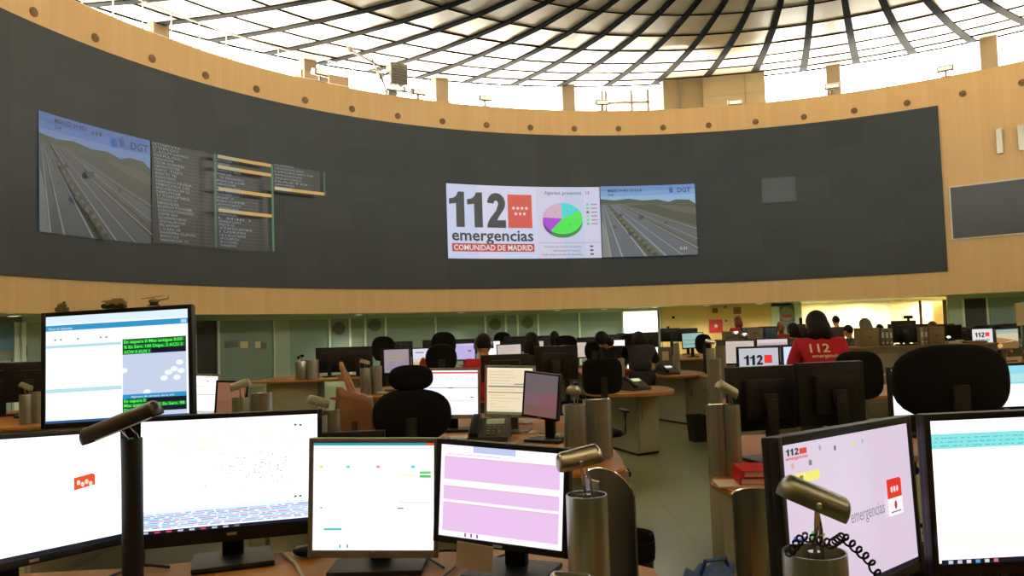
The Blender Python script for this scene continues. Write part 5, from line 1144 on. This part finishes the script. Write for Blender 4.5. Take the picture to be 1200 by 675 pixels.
monitor((.40, 15.3, 1.13), 8, 0, 0, .34, .27, s_doc, 'pale monitor sliver left of the dark-haired seated head')
monitor((1.196, 15.0, 1.082), 4.7, 0, -.3, .334, .271, s_doc, 'pale lit monitor far behind the black chair, right of the black monitor back')
# people in the middle
pw = at(567, 400, 8.6); person(pw.x, pw.y, .1, 'seated person in red shirt wearing a headset, seen from behind in the middle', pose_seat(.02, hz=.62), hair='short', headset=True)
pw = at(623, 402, 10.3); person(pw.x, pw.y, 0, 'seated person with dark bobbed hair and dark top, far middle', pose_seat(.02, hz=.60), shirt=navyc)
chair_spots = [(702, 441, 7.7, .40, .35, 0.15, 'black chair with armrests just left of the nearer oval tabletop'), (696, 411, 11.9, .28, .28, 0, 'small round black chair before the bright white far monitor'), (663, 403, 11.2, .32, .24, 0, 'black chair seen over the tall black monitor back'), (821, 403, 12.9, .28, .32, .2, 'black rounded chair in front of the teal lit monitor')]
for px, py, Y, bw, bh, yw, lb in chair_spots:
    pc = at(px, py, Y); chair(pc.x, pc.y+.24, yw, pc.z, bw, bh, lb, n=4.5 if Y == 7.7 else 2.6)
desk('straight_desk', rounded(1.1, 1.95, 12.7, 14.2, .2), 'far beech desk with the bright white monitor left of the dark-clothed woman', legs=[(1.8, 13.6, 1.0, .3, 0)])
monitor((1.672, 13.3, 1.117), 4.6, 0, .5, .358, .305, s_blank, 'bright white monitor left of the dark-clothed woman')
p = at(697, 421, 12.9); b = MB(); b.box((0, 0, .01), (.34, .22, .02)); b.mi = 1; b.box((-.1, -.05, .025), (.2, .2, .02)); o = b.build('magazine', [paper, redp]); o.location = (p.x+.1, p.y+.05, .7505); tag(o, 'white and red magazine on the far desk before the white monitor', 'magazine')
pw = at(751, 400, 10.35); person(pw.x, pw.y, -.1, 'dark-clothed woman bending forward behind the oval aisle top', pose_stand(.30, .25, .95), shirt=navyc, trouser=navyc, sc=.92, hairM=hair_m)
pw = at(726, 402, 11.4); person(pw.x, pw.y, 2.2, 'person in black top and red trousers left of the dark-clothed woman', pose_stand(.2, .3), shirt=navyc, trouser=redc, sc=.9)
desk('straight_desk', rounded(3.2, 5.2, 17.2, 19, .3), 'far beech desk with the teal lit monitor before the ochre wall', legs=[(4.2, 18.3, 1.4, .3, 0)])
monitor((4.05, 18.0, 1.13), -4.3, 0, -1.7, .46, .32, s_teal, 'teal lit monitor before the ochre wall')
# ================================================================== RIGHT MIDDLE: 112 monitors and shelf
desk('straight_desk', [(1.79, 7.35), (1.79, 7.05), (1.95, 6.95), (2.4, 7.2), (2.4, 7.7), (4.2, 7.7), (4.2, 9.0), (2.5, 9.0), (2.2, 8.2)], 'beech desk with two 112 wallpaper monitors facing the red-shirted woman', legs=[(3.2, 8.7, 1.2, .2, 0), (2.1, 7.4, .2, .4, 0)])
monitor((2.543, 8.3, 1.080), 4.8, 0, .2, .421, .290, s_112('#c3c8d2', .95), 'black-framed monitor with large 112 wallpaper and red square, left of red-shirted woman', bez=.02)
monitor((2.998, 8.3, 1.085), 9.9, 0, -.1, .421, .290, s_112('#d2dcf6', 1.05), 'bluish-white 112 monitor half hidden behind the red-shirted woman', bez=.02)
p = at(839, 450, 7.2); shell((p.x, p.y, .75), .43, .052, PI, 'tall slim steel sheet left of the black-backed monitor pair', open_=150, slope=.0)
desk('straight_desk', rounded(2.7, 5.0, 10.4, 11.9, .2), 'beech desk with the pale monitors behind the 112 wallpaper monitors', legs=[(3.8, 11.4, 1.9, .2, 0)])
monitor((3.117, 11.0, 1.090), 3.1, 0, .6, .396, .303, s_doc, 'beige lit monitor left and behind the 112 wallpaper monitors')
monitor((3.568, 11.0, 1.100), -2.4, 0, 0, .413, .306, s_pinkline, 'pinkish lit monitor with purple line above the 112 wallpaper monitor')
col_pair(834, 846, 9.6, 1.22, .05, 'left of the beige lit monitor', M=silver, zb=0, lamp=(.5, .2, chrome))
def box_item(name, px0, px1, ytop, Y, zb, M, label, cat, d=.25, extra=None, smooth=True):
    a = at(px0, ytop, Y); b_ = at(px1, ytop, Y); w_ = (b_-a).length; mb = MB(); h_ = (a.z+b_.z)/2-zb
    mb.box((0, 0, h_/2), (w_*.97, d, h_), None, .008)
    mats = [M]
    if extra: mats += extra(mb, w_, h_, d)
    o = mb.build(name, mats); o.location = ((a.x+b_.x)/2, Y+d/2, zb); return tag(o, label, cat)
def binder_x(mb, w, h, d): mb.mi = 1; mb.box((0, -d/2-.001, h*.6), (w*.6, .004, h*.3)); mb.lathe([(w*.25, 0), (w*.25, .004)], 14, Matrix.Translation((0, -d/2, h*.18)) @ Matrix.Rotation(PI/2, 4, 'X')); return [paper]
def box_x(mb, w, h, d): mb.mi = 1; mb.box((0, 0, h-.02), (w*.99, d*1.01, .006)); mb.box((0, -d/2-.001, h*.5), (.06, .004, .02)); return [mat('tape', '#5c4c32', .6)]
def cabinet_row(px0, px1, Y, z, label, d=.45):
    a = at(px0, 400, Y); b_ = at(px1, 400, Y); w = b_.x-a.x; e = empty('low_cabinet', ((a.x+b_.x)/2, Y+d/2, 0), 0, label, 'cabinet')
    b = MB(); b.box((0, 0, (z-.03)/2), (w, d, z-.03)); b.build('body', greyp, e, smooth=False)
    b = MB(); b.box((0, 0, z-.015), (w+.04, d+.04, .03), None, .004); b.build('top_board', mat('dull_oak_top', '#7d6a48', .5), e)
    n = max(1, int(round(w/.8)))
    for k in range(n):
        x = -w/2+w*(k+.5)/n; b = MB(); b.box((x, -d/2-.008, z*.48), (w/n*.94, .016, z*.82), None, .003); dr = b.build('door', mat('cabinet_door_grey', '#6f6d60', .5), e)
        b = MB(); b.cyl((x+w/n*.35, -d/2-.03, z*.55), (x+w/n*.35, -d/2-.03, z*.62), .008, seg=8); b.build('handle', chrome, dr)
    return e
cabinet_row(848, 932, 13.0, 1.22, 'low grey cabinet with dark board top before the ochre wall', .5)
zs = 1.221
box_item('equipment_case', 850, 873, 388, 13.1, zs, mat('beige_case', '#7c7560', .6), 'beige case at left on the low cabinet before the ochre wall', 'case', extra=box_x)
box_item('printer', 875, 894, 384.5, 13.1, zs, mat('grey_printer', '#8b887c', .5), 'grey printer on the low cabinet before the ochre wall', 'printer', extra=box_x)
box_item('blue_crate', 896.5, 910, 385, 13.1, zs, mat('blue_plastic', '#2f5d8c', .5), 'blue crate beside the grey printer', 'crate', extra=box_x)
for k, (x, y) in enumerate(((862, 387.5), (872, 389.5))):
    p = at(x, y, 12.95); e = empty('clip_lamp', p, 0, ('left', 'right')[k]+' one of two small glaring lamps in front of the beige case', 'lamp'); b = MB(); b.lathe([(.03, 0), (.055, -.04), (.05, -.045)], 16); b.cyl((0, 0, 0), (0, .06, -.06), .008); b.build('shade', chrome, e); b = MB(); b.sphere((0, -.01, -.03), (.04, .04, .022)); b.build('bulb', glow('#ffffff', 3), e)
pw = at(915, 378, 15.6); person(pw.x, pw.y, 2.6, 'person with shaved head in a red shirt near the door with the poster', pose_seat(0, hz=.66), hair='none', skinM=mat('tanned_skin', '#8c5a48', .6))
pw = at(930, 380, 14.3); person(pw.x, pw.y, .3, 'dark-haired person with pale headset beside the door with the poster', pose_seat(0, hz=.60), shirt=mat('olive_shirt', '#4c5238', .9), headset=True)
pw = at(865, 376, 20.5); person(pw.x, pw.y, 0, 'distant person with reddish head under the ochre wall notices', pose_stand(0), hairM=mat('red_hair', '#6b2a24', .7), sc=.98)
# ================================================================== RIGHT REAR
cabinet_row(996, 1168, 12.0, 1.07, 'long low cabinet row across the right rear with oak top')
z1 = 1.071
box_item('cardboard_box', 1008, 1030.5, 384, 12.05, z1, binder_t, 'tan cardboard box at the left end of the long low cabinet', 'box', extra=box_x)
for k in range(3): box_item('ring_binder', 1032+4.8*k, 1036.3+4.8*k, 384.5, 12.05, z1, (binder_g, mat('blue_grey_binder', '#5f6a78', .6), binder_g)[k], ('first', 'second', 'third')[k]+' grey binder right of the tan cardboard box', 'binder', extra=binder_x)
p = at(1059, 390, 12.2); monitor((p.x, p.y, 1.28), -5, 0, 0, .33, .30, None, 'black monitor back standing on the long low cabinet row', desk=z1, away=True)
p = at(1067, 374, 12.2); b = MB(); b.box((0, 0, 0), (.13, .05, .05), None, .01); b.cyl((.0, 0, -.02), (0, 0, -.05), .02); o = b.build('webcam', dblack); o.location = (p.x-.02, p.y+.03, 1.28+.15+.016+.05); tag(o, 'dark webcam on top of the cabinet-row monitor', 'camera')
for k in range(2): box_item('ring_binder', 1078+4.6*k, 1082.2+4.6*k, 384, 12.05, z1, (mat('pale_binder', '#96958c', .6), binder_g)[k], ('pale narrow', 'grey narrow')[k]+' binder right of the cabinet-row monitor', 'binder', extra=binder_x)
box_item('cardboard_box', 1088, 1107, 383, 12.05, z1, binder_t, 'tan cardboard box in the middle of the long low cabinet', 'box', extra=box_x)
p = at(1118, 393, 12.3); monitor((p.x, p.y, 1.24), 8, 0, 0, .24, .2, s_off, 'small dark screen right of the middle cardboard box', desk=z1)
p = at(1111, 393.5, 12.0); e = empty('clip_lamp', p, 0, 'tiny bright white lamp right of the middle cardboard box', 'lamp'); b = MB(); b.lathe([(.02, 0), (.04, -.03), (.036, -.034)], 16); b.cyl((0, 0, 0), (0, 0.06, -.16), .008); b.build('shade', chrome, e); b = MB(); b.sphere((0, -.01, -.02), (.03, .03, .018)); b.build('bulb', glow('#ffffff', 2.5), e)
p = at(1122, 407, 12.0); b = MB(); b.box((0, 0, .02), (.2, .14, .04), None, .01); b.box((.1, 0, .045), (.08, .08, .02)); o = b.build('paper_stack', paper); o.location = (p.x, p.y+.1, z1); tag(o, 'white paper stack on the front of the long low cabinet', 'paper')
box_item('cardboard_box', 1133, 1158, 399.5, 12.0, z1, binder_t, 'tan cardboard box below the small 112 screen', 'box', d=.2, extra=box_x)
monitor((7.654, 13.0, 1.151), -12.7, 0, -.4, .30, .22, s_112('#e6e2e6', 1), 'small distant 112 screen above a cardboard box at right rear')
monitor((7.745, 12.5, 1.105), 3.5, 0, -1.0, .357, .294, s_landscape, 'monitor with sunset landscape picture at right rear', frame=greyp)
desk('straight_desk', rounded(7.45, 9.4, 12.2, 13.9, .2), 'beech desk at right edge under the sunset landscape monitor', legs=[(8.2, 13.4, 1.6, .3, 0)])
b = MB(); b.box((0, 0, .80), (.36, .03, .17), Matrix.Rotation(-.06, 4, 'Y'), .005); b.mi = 1; b.cyl((-.2, .05, 0), (-.1, .02, .8), .02); b.cyl((.2, .05, 0), (.1, .02, .8), .02); b.mi = 2; b.box((-.05, -.02, .83), (.1, .006, .03)); p = at(1200, 372, 11.2); o = b.build('notice_easel', [cream, greyp, greyp]); o.location = (p.x+.12, p.y, 1.2); 
o.location.z = 0; o.scale = (1, 1, 1.88); tag(o, 'tall cream notice board leaning at the right edge of the picture', 'notice board')
ppl = [(980, 372, 19.5, 'distant seated head just right of the red-shirted woman', hair_m, 'short', mat('brown_top', '#4a3a30', .9), .66), (995, 383, 16.0, 'seated person with glasses-dark hair right of the red-shirted woman, lower head', hair_m, 'short', mat('green_dark_top', '#2e3a34', .9), .56),
       (1014.5, 376, 14.2, 'grey-haired person seated behind the left cardboard box', hair_g, 'bob', mat('grey_top', '#5a5850', .9), .67), (1093, 379, 17.5, 'distant person with dark red-brown hair behind the middle cardboard box', mat('auburn_hair', '#4a1f1a', .7), 'bob', navyc, .60), (1031, 382, 17.6, 'distant low dark head right of the grey-haired person', hair_m, 'short', navyc, .58), (1168, 383, 17.0, 'distant dark-haired head above the sunset landscape monitor', hair_m, 'bob', navyc, .56), (650, 391, 16.5, 'distant seated dark-haired person behind the far middle desk', hair_m, 'bob', navyc, .6)]
for px, py, Y, lb, hm, hs, sh_, hz in ppl:
    pw = at(px, py, Y); zt = pw.z+.07; person(pw.x, pw.y, random.uniform(-.6, .6), lb, pose_seat(0, hz=zt-.88), shirt=sh_, hairM=hm, hair=hs)
# rows of distant black monitor backs and their desks
far = [(1145, 388, 16.5), (1128, 387, 17.5), (1159, 384, 18.5), (1182, 383, 17.5), (1053, 383, 18.2), (1076, 383, 19.4), (712, 396, 16.6), (757, 393, 17.0), (470, 404, 16.6), (508, 402, 17.0), (545, 401, 17.4), (605, 398, 17.2), (640, 397, 17.4), (455, 407, 15.8), (785, 388, 19.6), (805, 388, 19.8), (688, 399, 17.2), (735, 394, 17.6), (900, 386, 19.4), (880, 387, 19.4), (945, 383, 18.5), (1105, 383, 19.5)]
words = ['beside the landscape screen, low', 'left of the small 112 screen, high', 'above the small 112 screen', 'above the sunset landscape screen', 'left behind the cabinet-row monitor', 'right behind the cabinet-row monitor', 'left of the white lit doorway', 'below the white lit doorway', 'under the two left glass mullions', 'above the small rounded chair', 'above the lavender monitor', 'behind the dark-haired seated head', 'right of the dark-haired seated head', 'above the greyish-lilac monitor', 'left above the teal monitor', 'right above the teal monitor', 'above the small round black chair', 'just under the white doorway, left', 'right above the beige monitor', 'left above the beige monitor', 'behind the red-shirted woman', 'right of the auburn head']
for k, (px, py, Y) in enumerate(far):
    p = at(px, py, Y); monitor((p.x, p.y, max(.98, min(1.3, p.z-.09))), random.uniform(-8, 8), 0, 0, random.uniform(.40, .5), .29, None, 'distant black monitor back '+words[k], away=True)
    if k in (2, 8, 14):
        a_ = p.x+.25
        desk('straight_desk', rounded(a_-1.0, a_+1.0, p.y-.55, p.y+.5, .15), 'distant beech desk carrying the black monitor back '+words[k], legs=[(a_, p.y+.3, 1.4, .1, 0)])
for k, (px, py, Y, lb) in enumerate(((452, 405, 13.4, 'distant rounded black chair above the left joined monitor backs'), (521, 400, 13.3, 'distant black chair left of the lavender monitor'), (738, 402, 14.6, 'distant black chair left of the white lit doorway'), (590, 397, 18.6, 'distant black chair behind the pale framed monitor'), (1100, 392, 14.3, 'distant black chair behind the middle cardboard box'), (1150, 391, 15.0, 'distant black chair behind the small 112 screen'))):
    pc = at(px, py, Y); chair(pc.x, pc.y+.24, random.uniform(-.3, .3), max(.95, pc.z-.05), .42, .42, lb, n=2.6)

# ================================================================== LIGHT
wd = bpy.data.worlds.new('sky'); SC.world = wd; wd.use_nodes = True; bgn = wd.node_tree.nodes['Background']; bgn.inputs[0].default_value = (1.0, .97, .90, 1); bgn.inputs[1].default_value = 19.0
for k in range(24):
    a = -52.3+k*15.0+7.5; l = bpy.data.lights.new('window_portal', 'AREA'); l.shape = 'RECTANGLE'; l.size = 5.2; l.size_y = 2.7; l.cycles.is_portal = True
    o = bpy.data.objects.new('window_portal', l); COL.objects.link(o); p = pol(a, 21.3, 10.6); o.location = p
    d = Vector((CX-p.x, CY-p.y, 0)); o.rotation_euler = d.to_track_quat('-Z', 'Y').to_euler()
for k in range(32):           # warm uplights standing on the gallery floor behind the parapet, washing the ceiling
    a = -74+k*360/32; l = bpy.data.lights.new('gallery_uplight', 'AREA'); l.shape = 'RECTANGLE'; l.size = .8; l.size_y = .5; l.energy = 400; l.color = (1, .91, .73)
    o = bpy.data.objects.new('gallery_uplight', l); COL.objects.link(o); p = pol(a, 17.6, 8.9); o.location = p
    d = Vector((-math.sin(math.radians(a))*1.3, -math.cos(math.radians(a))*1.3, 1)); o.rotation_euler = d.to_track_quat('-Z', 'Y').to_euler()
SC.cycles.max_bounces = 8; SC.cycles.diffuse_bounces = 4; SC.cycles.glossy_bounces = 4; SC.cycles.transparent_max_bounces = 12
SC.cycles.use_denoising = True; SC.cycles.caustics_reflective = False; SC.cycles.sample_clamp_indirect = 8
